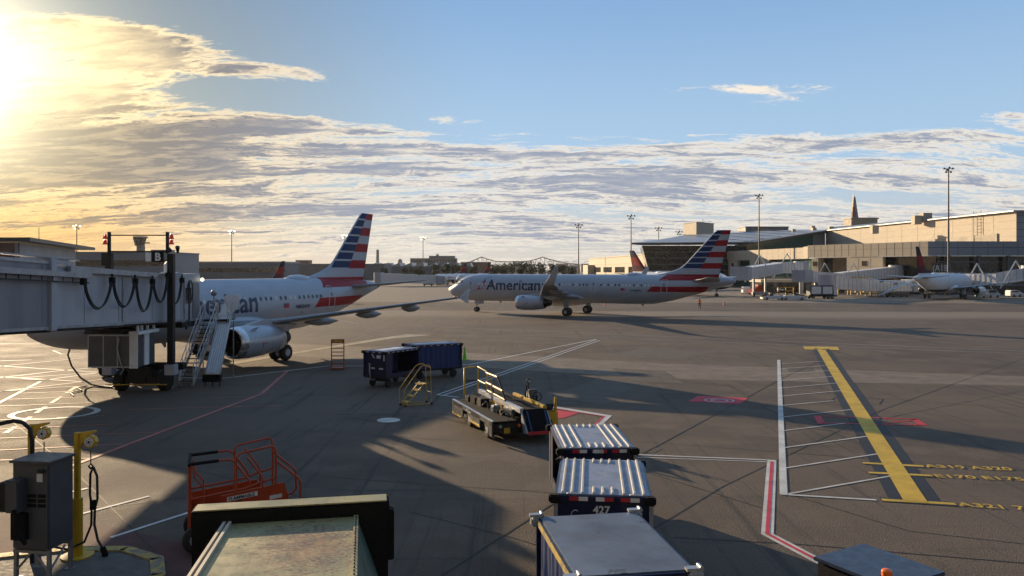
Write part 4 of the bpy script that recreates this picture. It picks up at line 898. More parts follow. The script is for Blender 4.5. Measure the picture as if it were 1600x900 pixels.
m=MB(); m.bb(2.15,2.62,-.9,.6,.25,.32); m.bb(2.15,2.62,-.9,.55,.58,.66); m.bb(2.15,2.62,-.9,-.84,.25,1.0); m.bb(2.15,2.62,.5,.56,.25,1.0); m.bb(2.2,2.62,-.6,.3,.94,1.02); m.bb(2.55,2.62,-.9,.56,.3,.62); fd=m.build('step_fender','yellow',BL,.01)
m=MB(); m.bb(2.55,2.65,-.75,-.65,.6,1.55); m.build('guard_post','yellow',BL,.02)
m=MB(); m.bb(2.18,2.58,-.55,-.1,1.03,1.14); m.bb(2.18,2.58,-.6,-.52,1.1,1.28); m.build('driver_seat','seat',BL,.03)
m=MB(); c=Vector((2.3,.45,1.42)); m.tube([c+Vector((.19*math.cos(a),.10*math.sin(a),.16*math.sin(a))) for a in [2*PI*k/20 for k in range(21)]],.016,6); m.cyl(c,(2.32,.75,1.0),.03,8); m.tube([c+Vector((.19,0,0)),c,c-Vector((.19,0,0))],.012,5); m.build('steering_wheel','black',BL)
m=MB(); m.slabp([(2.15,1.1,.95),(2.15,1.1,1.62),(2.15,.95,1.62),(2.15,.8,.95)],(.35,0,0)); cs=m.build('console','greybox',BL,.02); m=MB(); m.bb(2.17,2.42,1.0,1.3,1.3,1.5); m.build('console_box','labelw',cs)
m=MB(); m.cyl((2.16,1.15,1.2),(2.2,1.15,1.85),.03,8); m.tube([(2.2+.09*math.cos(a),1.15,1.95+.09*math.sin(a)) for a in [2*PI*k/16 for k in range(17)]],.02,6); m.cyl((2.05,1.1,1.3),(2.1,1.1,1.8),.035,8); m.build('mirror_stalk','dkmetal',BL)
m=MB(); m.bb(.35,.58,-1.03,-1.0,.35,.55); m.build('number_plate','yellow',BL)
for x in (.2,.95): m=MB(); m.cyl((x,-1.04,.62),(x,-1.0,.62),.06,12); m.build('headlight','beam' if x<.5 else 'orangel',BL)
# ------------------------------------------------------------------ small ladders, cone
def ladder(label,x,y,rz,hgt,mt,steps=4):
    t=thing('step_ladder',label,'step ladder',(x,y,0),rz)
    hp=hgt*.56; ln=hp*.95
    for sx in (-.28,.28):
        m=MB(); m.tube([(sx,-ln,.06),(sx,0,hp)],.022,6); m.build('stringer',mt,t)
        m=MB(); m.tube([(sx,-ln-.03,.06),(sx,-ln-.05,hp*.75),(sx,-.25,hgt-.1),(sx,-.08,hgt),(sx,.22,hgt),(sx,.30,hgt-.12),(sx,.36,.06)],.018,6); m.build('handrail',mt,t)
        m=MB(); m.tube([(sx,-ln,.08),(sx,.36,.08)],.018,6); m.build('base_rail',mt,t)
        for yy in (-ln,.36): wheel('castor',(sx,yy,.06),.06,.04,t,hub='dkmetal')
    for k in range(steps):
        q=(k+.75)/steps*1.0; q=min(q,1); m=MB(); m.box((0,-ln*(1-q)+.0,hp*q),(.56,.24 if k<steps-1 else .4,.035)); m.build('step',mt,t)
    m=MB(); m.tube([(-.28,.30,hgt-.12),(.28,.30,hgt-.12)],.018,6); m.tube([(-.28,.33,.6),(.28,.33,.6)],.014,6); m.build('cross_bar',mt,t)
    return t
ladder('yellow rolling step ladder standing between blue carts and belt loader',-4.35,37.1,R(-58),1.93,'yellow')
t=thing('wheel_chock_rack','narrow orange upright rack with yellow top sign beside the parked airliner engine','rack',(-11.45,50.2,0),R(6))
for sx in (-.4,.4): m=MB(); m.bb(sx-.03,sx+.03,-.03,.03,.08,1.95); m.build('upright','orange',t)
for z in (.35,.6,.85,1.1,1.35): m=MB(); m.bb(-.4,.4,-.05,.05,z,z+.05); m.build('rung','orange',t)
m=MB(); m.bb(-.42,.42,-.04,.04,1.72,1.97); s_=m.build('top_sign','orange',t); m=MB(); m.bb(-.3,.3,-.05,-.041,1.78,1.92); m.build('sign_plate','yellow',s_)
m=MB(); m.bb(-.45,.45,-.3,.3,.05,.12); m.tube([(-.4,-.3,.1),(-.4,0,.8)],.02,6); m.tube([(.4,-.3,.1),(.4,0,.8)],.02,6); m.build('base','orange',t)
def cone(label,x,y,h,mt,group=None):
    t=thing('traffic_cone',label,'traffic cone',(x,y,0),0,group); m=MB(); m.box((0,0,.02),(h*.5,h*.5,.04)); m.build('base',mt,t); m=MB(); m.tube([(0,0,.04),(0,0,h*.5),(0,0,h)],[h*.17,h*.1,h*.03],14); m.build('cone_body',mt,t)
    return t
cone('tall lime green traffic cone beside the blue curtained baggage cart',-3.42,55.3,.95,'cone')
# ------------------------------------------------------------------ orange servicing stand, bottom left
OS=thing('servicing_stand','orange wheeled servicing stand with looping handrails and a flammable warning panel','service cart',(-6.75,18.5,0),R(22),scale=.95)
def op(name,pts,r_=.028,mt='orange',p=None): mm=MB(); mm.tube(pts,r_,8); return mm.build(name,mt,p or OS)
m=MB(); m.bb(-1.0,1.7,-.5,.5,.55,.66); m.build('platform','orange',OS,.01)
m=MB(); m.slabp([(-.3,-.52,.6),(1.45,-.52,.6),(1.2,-.52,1.48),(-.3,-.52,1.30)],(0,.03,0)); fp=m.build('side_panel','orange',OS)
m=MB(); m.slabp([(-1.0,.52,.6),(.9,.52,.6),(.6,.52,1.36),(-1.0,.52,1.2)],(0,-.03,0)); m.build('side_panel','orange',OS)
m=MB(); m.bb(-1.05,-1.0,-.5,.5,.25,1.0); m.bb(-1.05,-.35,-.53,-.50,.25,.72); m.build('end_panel','orange',OS)
m=MB(); m.slabp([(-.16,-.526,1.14),(.56,-.526,1.22),(.56,-.526,1.33),(-.16,-.526,1.25)],(0,-.004,0)); lb=m.build('warning_label','labelw',fp)
m=MB(); m.slabp([(-.16,-.526,.88),(.56,-.526,.96),(.56,-.526,1.06),(-.16,-.526,.98)],(0,-.004,0)); m.build('warning_label','labelw',fp)
m=MB(); m.slabp([(.85,-.526,1.08),(1.15,-.526,1.11),(1.15,-.526,1.21),(.85,-.526,1.18)],(0,-.004,0)); m.build('maker_plate','labelw',fp)
text('warning_text','FLAMMABLE',.115,lambda x,y:(-.13+x,-.534,1.16+y+x*.11),'navytxt',lb,.003)
text('warning_text','FUEL',.15,lambda x,y:(-.13+x*1.1,-.532,1.005+y+x*.11),'black',fp,.008)
text('warning_text','NO SMOKING',.09,lambda x,y:(-.13+x,-.534,.905+y+x*.11),'navytxt',lb,.002)
op('rail_post',[(-1.02,-.5,.2),(-1.02,-.5,2.12)],.04); op('rail_post',[(-1.02,.5,.2),(-1.02,.5,2.12)],.035)
m=MB(); m.tube([(-1.02,-.62,2.14),(-1.02,.62,2.14)],.04,8); m.build('padded_rail','black',OS); op('padded_rail',[(-1.0,-.5,2.14),(-.35,-.5,2.17)],.04,'black'); op('padded_rail',[(-1.0,.5,2.14),(-.35,.5,2.17)],.04,'black')
for sy in (-.5,.5):
    op('handrail',[(-.35,sy,2.17),(-.1,sy,2.18),(.0,sy,2.12),(.35,sy,1.62),(.38,sy,1.5),(.3,sy,1.42),(-1.0,sy,1.28)])
    op('handrail',[(.05,sy,1.2),(.05,sy,2.22),(.12,sy,2.3),(.9,sy,2.42),(.98,sy,2.38),(1.0,sy,2.2),(1.0,sy,1.0)])
    op('handrail',[(1.0,sy,2.05),(1.55,sy,1.55),(1.6,sy,1.45),(1.6,sy,1.0),(1.5,sy,.9),(1.1,sy,.8)])
    op('handrail',[(.3,sy,1.42),(.6,sy,1.52),(1.0,sy,1.62)])
    op('handrail',[(.3,sy,2.2),(.62,sy,1.75),(.68,sy,1.6),(.68,sy,1.0)],.024)
    op('handrail',[(-.95,sy*.7,2.05),(-.9,sy*.7,1.75),(-.7,sy*.7,1.5),(-.7,sy*.7,.7)],.022)
    op('brace',[(-1.0,sy,.5),(-.6,sy,.2),(.3,sy,.4)],.025)
wheel('wheel',(-.85,-.62,.33),.33,.2,OS,'y','beam'); wheel('wheel',(-.85,.62,.33),.33,.2,OS,'y','beam'); wheel('wheel',(1.4,-.5,.25),.25,.15,OS,'y','beam'); wheel('wheel',(1.4,.5,.25),.25,.15,OS,'y','beam')
m=MB(); m.cyl((-.85,-.6,.33),(-.85,.6,.33),.035,8); m.bb(-.9,-.8,-.45,.45,.3,.6); m.bb(1.35,1.45,-.4,.4,.22,.6); m.build('axle','dkmetal',OS)
# ------------------------------------------------------------------ pale green compactor body, bottom
CP=thing('waste_compactor','pale green rust flecked container top with black front frame at the bottom edge','waste container',(-3.42,11.95,0),R(11))
m=MB(); m.bb(-1.48,1.46,-.10,.16,.3,2.84); m.bb(-1.5,1.48,-.05,.3,2.60,2.86); fr=m.build('front_frame','black',CP,.01)
m=MB(); m.bb(-1.46,1.44,-.08,.26,2.865,2.885); m.build('frame_cap','rustroof',fr)
m=MB(); m.bb(1.42,1.56,-.02,.24,1.9,2.7); m.build('side_latch','black',fr,.02)
m=MB(); m.slabp([(-1.02,-.1,2.66),(.98,-.1,2.66),(.98,-6.0,2.98),(-1.02,-6.0,2.98)],(0,0,-.05)); ld=m.build('lid','rustroof',CP)
m=MB()
for x in (-1.0,-.92): m.slabp([(x-.02,-.12,2.662),(x+.02,-.12,2.662),(x+.02,-6.0,2.982),(x-.02,-6.0,2.982)],(0,0,.05))
m.build('edge_rail','cream',ld)
m=MB(); m.slabp([(.93,-.12,2.662),(1.0,-.12,2.662),(1.0,-6.0,2.982),(.93,-6.0,2.982)],(0,0,.03))
m.build('edge_rail','rustroof',ld)
m=MB(); y=-.3
while y>-5.8: z=2.70+(-y-.1)/5.9*.32; m.cyl((.965,y,z-.01),(.965,y,z+.012),.012,6); y-=.13
m.build('rivet_row','dkmetal',ld)
m=MB(); m.slabp([(.98,-.1,2.64),(1.38,-.1,1.5),(1.38,-6,1.5),(.98,-6,2.96)],(-.05,0,0)); m.build('side_wall','tealside',CP)
m=MB(); m.slabp([(-1.02,-.1,2.64),(-1.4,-.1,1.5),(-1.4,-6,1.5),(-1.02,-6,2.96)],(.05,0,0)); m.build('side_wall','dkgreen',CP)
m=MB(); m.bb(-1.38,1.36,-6,-.12,.4,1.5); m.build('body','dkgreen',CP)
for x in (-1.2,1.2):
    for y in (-1,-5): wheel('roller',(x,y,.2),.2,.2,CP)
# ------------------------------------------------------------------ tow tractor, bottom right
TT=thing('tow_tractor','dark blue topped tow tractor cab with an amber beacon at the bottom right corner','tow tractor',(5.66,11.83,0),R(29))
m=MB(); m.bb(-.62,.62,-.70,.70,1.93,1.99); rf=m.build('roof','tractor_top',TT,.015)
m=MB(); m.bb(-.58,.58,-.66,.66,.55,1.93); cb=m.build('cab','dkmetal',TT,.03)
m=MB(); m.bb(-.45,.45,-.668,-.661,1.2,1.8); m.bb(-.588,-.581,-.5,.5,1.2,1.75); m.build('cab_window','dkglass',cb)
m=MB(); m.bb(-.30,-.13,-.674,-.668,1.62,1.8); m.build('cab_sticker','cone',cb); m=MB(); m.bb(-.08,.0,-.674,-.668,1.66,1.8); m.bb(.04,.12,-.674,-.668,1.66,1.8); m.build('cab_sticker','labelw',cb)
m=MB(); m.bb(-.6,.6,-.7,2.0,.3,.85); m.build('bonnet','cart',TT,.05)
for x in (-.55,.55):
    for y in (-.4,1.5): wheel('wheel',(x,y,.3),.3,.2,TT)
m=MB(); m.cyl((-.38,-.42,1.99),(-.38,-.42,2.03),.09,16); bc=m.build('beacon_base','black',rf); m=MB(); m.cyl((-.38,-.42,2.03),(-.38,-.42,2.10),.075,18); m.sphere((-.38,-.42,2.10),.075,16,6,(1,1,.45),half=True); m.build('beacon_lens','orangel',bc)
m=MB(); m.bb(-.55,-.25,-.5,-.34,1.992,2.0); m.build('beacon_plate','black',rf)
# ------------------------------------------------------------------ helpers for far things
def P(px,d,py=None):   # point seen at column px at distance d (and height seen at row py)
    return Vector(((px-800)/F*d,d,0 if py is None else H-(py-HZ)/F*d))
def wall(m,a,b,z0,z1,t=.4):      # vertical wall from a to b, thickness t behind
    a=Vector((a[0],a[1],0)); b=Vector((b[0],b[1],0)); u=(b-a).normalized(); n=Vector((-u.y,u.x,0))
    m.slabp([a+Vector((0,0,z0)),b+Vector((0,0,z0)),b+Vector((0,0,z1)),a+Vector((0,0,z1))],n*t)
def mast(px,d,top,group='floodlight masts round the apron',label='',lit=None,base=0):
    z=H-(top-HZ)/F*d; x=(px-800)/F*d; k=max(.8,min(d,420)/300)
    t=thing('light_mast',label,'light mast',(x,d,0),0,group)
    m=MB(); m.tube([(0,0,0),(0,0,z*.5),(0,0,z)],[.34*k**.5,.26*k**.5,.17*k**.5],8); m.build('pole','mast',t)
    m=MB(); s_=.9*k; m.tube([(-1.5*s_,0,z-.1),(1.5*s_,0,z-.1)],.08*k,6); m.tube([(-1.1*s_,0,z-1.25*s_),(1.1*s_,0,z-1.25*s_)],.08*k,6); m.tube([(0,-.8*s_,z-.6),(0,.8*s_,z-.6)],.08*k,6); m.build('crossarm','mast',t)
    for i,(a,b,c_) in enumerate(((-1.5,0,0),(0,-.6,.25),(1.5,0,0),(-.85,0,-1.25),(.85,0,-1.25),(-.3,.5,-.4))):
        m=MB(); m.tube([(a*s_,b*s_,z+c_*s_-.35*s_),(a*s_,b*s_,z+c_*s_+.15*s_),(a*s_,b*s_,z+c_*s_+.3*s_)],[.42*s_,.34*s_,.1*s_],10)
        m.build('floodlight','mast' if not lit or i in (4,5) else lit,t)
    return t
mast(1482,195,263,label='tallest black floodlight mast, rising in front of the right terminal')
mast(1186,262,305,label='dark floodlight mast just right of the long airliner tail')
mast(986,361,337,label='dark floodlight mast left of the glass pavilion roof tip')
mast(904,434,351,label='dark floodlight mast standing above the long airliner wing')
mast(1029,467,356,label='dark mast top showing over the left end of the pavilion roof')
mast(1061,480,362,label='dark mast top directly left of the cream rooftop block')
mast(661,608,371,label='slim floodlight mast with lit warm lamps before the windowed office block',lit='lampw')
mast(362,498,361,label='floodlight mast with lit greenish lamps above the parked airliner cabin',lit='lamp')
mast(538,575,368,label='lit floodlight mast half hidden by the parked airliner fin',lit='lamp')
mast(120,440,353,label='floodlight mast with one lit lamp beside the low hangar on the left',lit='lampw')
# ------------------------------------------------------------------ right terminal
TA=thing('terminal_building','long cream terminal with sloping pale roof filling the right background','terminal',(0,0,0))
c0=P(1450,205); c1=P(1262,240); c1b=P(1255,246); c2=P(1136,300); c3=(168,205)
def face(a,b,z0,z1,n,mt,name='wall',t=.5,seam=None,rows=()):
    m=MB(); wall(m,a,b,z0,z1,t); o=m.build(name,mt,TA)
    if seam:
        m=MB(); a_=Vector((a[0],a[1],0)); b_=Vector((b[0],b[1],0)); u=(b_-a_); L=u.length; u.normalize(); nn=Vector((u.y,-u.x,0))
        for i in range(1,n):
            p=a_+u*L*i/n; m.slabp([p-u*.05+nn*.03+Vector((0,0,z0+.1)),p+u*.05+nn*.03+Vector((0,0,z0+.1)),p+u*.05+nn*.03+Vector((0,0,z1-.1)),p-u*.05+nn*.03+Vector((0,0,z1-.1))],-nn*.06)
        for z in rows: m.slabp([a_+nn*.03+Vector((0,0,z-.06)),b_+nn*.03+Vector((0,0,z-.06)),b_+nn*.03+Vector((0,0,z+.06)),a_+nn*.03+Vector((0,0,z+.06))],-nn*.06)
        m.build('panel_seams',seam,o)
    return o
face(c0,c3,10.2,14.1,14,'slab','parapet',.5,'dkroof',(12.4,));  # shaded side of the parapet: grey colour carries the shade, sunlit side is cream
# (segments run right to left so that the outward side looks left towards the sun)
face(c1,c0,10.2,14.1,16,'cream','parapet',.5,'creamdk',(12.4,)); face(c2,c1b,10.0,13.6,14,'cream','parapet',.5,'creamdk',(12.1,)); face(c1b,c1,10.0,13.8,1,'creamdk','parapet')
def inset(a,b,q): a=Vector((a[0],a[1],0)); b=Vector((b[0],b[1],0)); return a+(b-a)*q
off=Vector((3.0,1.5,0))
face(inset(c1,c0,0)+off,inset(c1,c0,1)+off,0,10.2,1,'dkglass','glazing'); face(inset(c2,c1,0)+off,inset(c2,c1,1)+off,0,10.0,1,'greenglass','glazing')
face(Vector((c0.x+3,c0.y+3,0)),Vector((c3[0],208,0)),0,10.2,1,'dkglass','glazing')
for q0,q1,a,b in ((.02,.16,c2,c1b),(.34,.60,c2,c1b),(.04,.10,c1,c0),(.36,.66,c1,c0)):
    o=face(inset(a,b,q0),inset(a,b,q1),4.4,10.05,3,'cream','wall_panel',1.2,'creamdk',(7.4,))
    mm=inset(a,b,(q0+q1)/2); u=(Vector((b[0],b[1],0))-Vector((a[0],a[1],0))).normalized(); nn=Vector((u.y,-u.x,0)); m=MB(); p=mm+nn*.1; m.slabp([p-u*.8+Vector((0,0,7.6)),p+u*.8+Vector((0,0,7.6)),p+u*.8+Vector((0,0,9.0)),p-u*.8+Vector((0,0,9.0))],-nn*.2); m.build('vent_window','dkglass',o)
for z in (8.5,5.6): m=MB(); wall(m,Vector((c0.x+2.8,c0.y+2.6,0)),Vector((c3[0],207.6,0)),z,z+.22,.3); m.build('glazing_bar','slab',TA)
face(Vector((144,205.5,0)),Vector((150,205.5,0)),4.6,10.1,1,'slab','wall_panel')
for x in (118,126,134,142,151,160): m=MB(); m.bb(x-.35,x+.35,206,206.8,0,10.2); m.build('column','greybldg',TA)
# flat lower roof and upper hall
m=MB(); m.add([(c0.x+.3,c0.y+.3,13.5),(c3[0]+20,205.5,13.5),(c3[0]+20,330,13.5),(c2.x+.6,330,13.0),(c2.x+.4,c2.y,13.0),(c1b.x+.5,c1b.y+.3,13.2),(c1.x+.5,c1.y+.3,13.5)],[tuple(range(7))]); m.build('lower_roof','roof',TA)
u0=P(1588,219); u1=P(1290,330); u2=u0
zt=24.2
face(u1,u0,13.4,zt-1.2,12,'cream','upper_wall',.5,'creamdk',(16.2,18.4,20.6)); 
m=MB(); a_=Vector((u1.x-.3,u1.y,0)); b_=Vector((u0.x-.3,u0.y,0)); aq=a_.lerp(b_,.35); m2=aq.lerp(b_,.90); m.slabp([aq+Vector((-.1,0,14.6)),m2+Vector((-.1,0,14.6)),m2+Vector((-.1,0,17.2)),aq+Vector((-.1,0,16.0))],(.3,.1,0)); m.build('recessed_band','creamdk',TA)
face(Vector((u2.x,u2.y,0)),Vector((185,219,0)),13.4,zt-1.0,8,'slab','upper_wall',.5,'dkroof',(16,18,20,22))
m=MB()
for x_ in (0,1.5): 
    p=Vector((u0.x-1.5-.3*x_,u0.y+14+x_*2,0)); m.tube([p+Vector((0,0,13.6)),p+Vector((0,0,24.5))],.08,5)
for z in range(14,25): p=Vector((u0.x-1.5,u0.y+14,z)); m.tube([p,p+Vector((-.45,3,0))],.06,5)
m.build('roof_ladder','mast',TA)
# hall roof
m=MB(); A=Vector((u1.x-1,u1.y,zt-1.1)); B=Vector((u0.x-1.5,u0.y-1,zt-1.1)); Cc=Vector((196,216,zt-1.0)); D=Vector((192,330,zt+2.6)); E_=Vector((145,345,zt+1.0))
m.slabp([A,B,Cc,D,E_],(0,0,.35)); m.build('hall_roof','roof',TA)
m=MB(); ridge0=Vector((u1.x+4,u1.y+6,zt+.6)); ridge1=Vector((215,232,zt+4.2)); m.tube([ridge0,ridge1],.35,6); m.build('roof_ridge','dkroof',TA)
m=MB(); m.add([A+Vector((0,0,.37)),B+Vector((0,0,.37)),Cc+Vector((0,0,.4)),ridge1,ridge0],[(0,1,2,3,4)]); m.build('hall_roof_slope','roof',TA)
for px,d,py,s_ in ((1366,270,352,2.2),(1432,262,337,2.4),(1446,262,333,3),(1298,330,354,1.8),(1272,340,356,1.6),(1240,345,358,1.4),(1270,345,353,1.6)):
    p=P(px,d,py); m=MB(); m.bb(p.x-s_/2,p.x+s_/2,p.y-s_/2,p.y+s_/2,p.z-3,p.z); m.build('roof_vent','cream',TA)
# rising green-glazed wedge between pavilion and hall
e0=Vector((88,300,16.6)); e1=Vector((u1.x,u1.y,zt-1.4)); g0=Vector((86,301,13.2)); 
m=MB(); m.slabp([(88,301.5,13.2),(u1.x,u1.y+.5,13.2),(u1.x,u1.y+.5,zt-1.6),(88,301.5,16.2)],(0,.4,0)); wd=m.build('wedge_glazing','greenglass',TA)
m=MB(); m.slabp([(124,324,13.2),(u1.x-.2,u1.y,13.2),(u1.x-.2,u1.y,zt-1.8),(124,324,20.0)],(-.3,-.3,0)); m.build('wedge_cladding','slab',TA)
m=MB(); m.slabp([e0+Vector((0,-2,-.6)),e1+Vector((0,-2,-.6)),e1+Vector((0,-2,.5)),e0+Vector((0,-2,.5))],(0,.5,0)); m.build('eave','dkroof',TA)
# glass pavilion
PV=thing('glass_pavilion','dark glass pavilion with outward leaning walls and pale overhanging roof behind the striped tail','pavilion',(0,0,0))
m=MB(); m.slabp([(51.0,299.5,15.9),(92,299.5,15.9),(92,302,3.0),(55,302,3.0)],(0,.5,0)); gz=m.build('leaning_glazing','dkglass',PV)
m=MB(); m.slabp([(51.0,299.6,15.9),(55,302,3.0),(60,340,3.0),(57,340,15.9)],(.4,0,0)); m.build('leaning_glazing','dkglass',PV)
rr=random.Random(9); 
for i in range(21):
    q=i/20; x0=51.2+q*40.6; x1=55.1+q*36.7
    m=MB(); m.tube([(x0,299.25,15.9),(x1,301.8,3.0)],.07,5); m.build('mullion','dkroof',gz)
for z in (6.2,8.6,11,13.4): q=(15.9-z)/12.9; m=MB(); m.tube([(51+4*q,299.3+2.5*q,z),(92,299.3+2.5*q,z)],.09,5); m.build('transom','slab',gz)
m=MB(); m.slabp([(46.5,296.5,16.6),(94,296.5,17.0),(u1.x,u1.y-2,zt-1.0),(u1.x+2,u1.y+30,zt+.8),(100,392,24.6),(86,380,23.4),(62,345,18.6)],(0,0,.35)); m.build('sloping_roof','roof',PV)
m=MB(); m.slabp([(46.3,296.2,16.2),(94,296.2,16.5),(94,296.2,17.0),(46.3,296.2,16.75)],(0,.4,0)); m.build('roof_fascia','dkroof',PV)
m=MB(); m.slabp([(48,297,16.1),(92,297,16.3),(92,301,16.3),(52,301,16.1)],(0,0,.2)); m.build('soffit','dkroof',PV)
m=MB()
for i in range(7): q=i/6; a_=Vector((50+q*44,298,17.05)); b_=Vector((70+q*45,350,20.6+q*2.4)); 
for k in range(5): m.tube([Vector((94+k*8,298+k*7,17.5+k*1.25)),Vector((84+k*9,375,23.7+k*.5))],.12,4)
m.build('roof_seams','dkroof',PV)
RB=thing('rooftop_block','cream windowless block rising behind the pavilion roof','rooftop block',(0,0,0))
b0=P(1088,380); b1=P(1116,392); b2=P(1069,392)
m=MB(); m.prism([(b0.x,b0.y),(b1.x,b1.y+1),(b1.x-8,b1.y+14),(b2.x,b2.y+1)],20,29.9); m.build('block_wall','cream',RB)
m=MB(); m.prism([(b0.x,b0.y-.3),(b1.x+.3,b1.y+1),(b1.x-8,b1.y+14.3),(b2.x-.3,b2.y+1)],29.92,30.25); m.tube([(b0.x+4,b0.y+3,30),(b0.x+4,b0.y+3,32)],.15,5); m.build('block_coping','creamdk',RB)
# low cream pier left of pavilion
def block(name,label,cat,px0,px1,d,ytop,mt,depth=20,ybase=None,winrows=0,wincols=0,winmt='dkglass',roofmt='farroof',group=None,d1=None,rooft=.4):
    a=P(px0,d); b=P(px1,d1 or d); zt_=H-(ytop-HZ)/F*d; t=thing(name,label,cat,(a.x,a.y,0),0,group); b=b-a
    u=b.normalized(); n=Vector((-u.y,u.x,0)); m=MB(); q=[(0,0),(b.x,b.y),(b.x+n.x*depth,b.y+n.y*depth),(n.x*depth,n.y*depth)]; m.prism(q,0,zt_); w=m.build('wall',mt,t)
    m=MB(); e=.3; m.prism([(-u.x*e-n.x*e,-u.y*e-n.y*e),(b.x+u.x*e-n.x*e,b.y+u.y*e-n.y*e),(b.x+(u.x+n.x)*e+n.x*depth,b.y+(u.y+n.y)*e+n.y*depth),(-u.x*e+n.x*(depth+e),-u.y*e+n.y*(depth+e))],zt_+.01,zt_+rooft); m.build('roof',roofmt,t)
    if winrows:
        L=b.length; hh=zt_/(winrows+.35); ww=L/wincols
        src=None
        for r_ in range(winrows):
            for c_ in range(wincols):
                if src is None:
                    m=MB(); m.slabp([-u*ww*.33-n*.06+Vector((0,0,-hh*.24)),u*ww*.33-n*.06+Vector((0,0,-hh*.24)),u*ww*.33-n*.06+Vector((0,0,hh*.24)),-u*ww*.33-n*.06+Vector((0,0,hh*.24))],n*.12); o=m.build('window',winmt,t); src=o
                else: o=src.copy(); C.objects.link(o)
                p=u*ww*(c_+.5); o.location=(p.x,p.y,hh*(r_+.65))
    return t,w
t=thing('pier_building','low cream pier building with dark openings left of the glass pavilion','pier building',(47.2,470,0)); pb=Vector((9.9,-141,0)); pn=Vector((-1,-.07,0)).normalized()
def strip3(a,b,z0,z1,o,mt,name,th=.3): p,q=pb*a+pn*o,pb*b+pn*o; mm=MB(); mm.slabp([p+Vector((0,0,z0)),q+Vector((0,0,z0)),q+Vector((0,0,z1)),p+Vector((0,0,z1))],-pn*th); return mm.build(name,mt,t)
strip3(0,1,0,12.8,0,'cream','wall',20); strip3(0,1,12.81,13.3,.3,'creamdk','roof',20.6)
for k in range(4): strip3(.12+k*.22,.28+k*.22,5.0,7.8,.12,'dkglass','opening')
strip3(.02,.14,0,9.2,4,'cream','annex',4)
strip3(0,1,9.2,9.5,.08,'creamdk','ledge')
block('roof_plant','grey rooftop plant block showing above the pale sloping roof','rooftop plant',1165,1232,420,355,'farroof',15)
# control tower spire
CT=thing('control_tower','distant control tower with twin tapering pylons rising above the terminal roof','control tower',(P(1333,620).x,620,0))
k_=620/F
def trap(mb,x0,x1,xt0,xt1,z0,z1,y0,y1): mb.loft([[(x0,y0,z0),(x1,y0,z0),(x1,y1,z0),(x0,y1,z0)],[(xt0,y0,z1),(xt1,y0,z1),(xt1,y1,z1),(xt0,y1,z1)]])
zf=lambda py:H-(py-HZ)*k_
m=MB(); trap(m,-2.2,-.5,-.75,-.5,zf(343),zf(304),-3,-1); m.build('pylon','cream',CT); m=MB(); trap(m,-.3,3.2,.0,.5,zf(343),zf(308),-3,-1); m.build('pylon','slab',CT)
m=MB(); m.bb(-2.7,-.2,-5,-3.1,zf(340),zf(331)); m.bb(-2.1,-.4,-4.5,-3.1,zf(331),zf(324)); m.build('tower_cab','brick',CT)
m=MB(); m.bb(-5,16,-8,6,0,zf(343)); m.bb(-5.5,17,-8.5,6.5,zf(343),zf(341)); m.build('base_block','creamdk',CT)
# ------------------------------------------------------------------ jet bridges at the far piers
def farbridge(label,pts,h=2.9,w=3.2,legs=(.55,),mt='white',group='boarding bridges along the right terminal',rows=True,aframe=()):
    p=[Vector(q) for q in pts]; t=thing('jet_bridge',label,'jet bridge',(p[0].x,p[0].y,0),0,group); o=p[0].copy(); o.z=0; p=[q-o for q in p]
    for i in range(len(p)-1):
        a,b=p[i],p[i+1]; u=(b-a); u.z=0; u.normalize(); n=Vector((-u.y,u.x,0))
        hh=h*(1-.07*i); ww=w*(1-.06*i); m=MB(); sec_=lambda c:[c-n*ww/2,c+n*ww/2,c+n*ww/2+Vector((0,0,hh)),c-n*ww/2+Vector((0,0,hh))]
        m.loft([sec_(a-u*.3),sec_(b+u*.3)]); tn=m.build('tunnel',mt,t)
        if rows:
          for s_ in (-1,1):
            m=MB(); L=(b-a).length; k=int(L/1.1)
            for j in range(1,k):
                c=a.lerp(b,j/k)
                if True: m.slabp([c+n*s_*(ww/2+.02)-u*.05+Vector((0,0,.1)),c+n*s_*(ww/2+.02)+u*.05+Vector((0,0,.1)),c+n*s_*(ww/2+.02)+u*.05+Vector((0,0,hh-.1)),c+n*s_*(ww/2+.02)-u*.05+Vector((0,0,hh-.1))],n*s_*.04)
            m.build('panel_ribs','bridge',tn)
    c=p[0]; m=MB(); m.cyl((c.x,c.y,c.z-.3),(c.x,c.y,c.z+h+.3),w*.62,16); m.build('rotunda','bridge',t); m=MB(); m.cyl((c.x,c.y,0),(c.x,c.y,c.z-.3),.55,10); m.build('pedestal','bridge',t)
    c=p[-1]; u=(p[-1]-p[-2]); u.z=0; u.normalize(); m=MB(); m.box((c.x+u.x*1.2,c.y+u.y*1.2,c.z+1.4),(3.6,3.9,3.1),math.atan2(u.y,u.x)); m.build('cab','bridge',t,.1)
    c=p[-2].lerp(p[-1],.55); m=MB(); m.bb(c.x-1.6,c.x-1.2,c.y-.3,c.y+.3,.6,c.z); m.bb(c.x+1.2,c.x+1.6,c.y-.3,c.y+.3,.6,c.z); m.bb(c.x-1.8,c.x+1.8,c.y-.4,c.y+.4,.5,1.1); m.build('drive_legs','beam',t)
    for s_ in (-1.4,1.4): wheel('drive_wheel',(c.x+s_,c.y,.5),.5,.4,t,hub='beam')
    for q in aframe:
        i=min(int(q*(len(p)-1)),len(p)-2); c=p[i].lerp(p[i+1],q*(len(p)-1)-i); m=MB(); top=c+Vector((0,-w/2-.1,h+2.2)); m.tube([top,c+Vector((-3.6,-w/2-.2,-1.2))],.13,6); m.tube([top,c+Vector((3.6,-w/2-.2,-1.2))],.13,6); m.build('suspension_frame','alu',t)
    return t
zb=lambda py,d:H-(py-HZ)/F*d
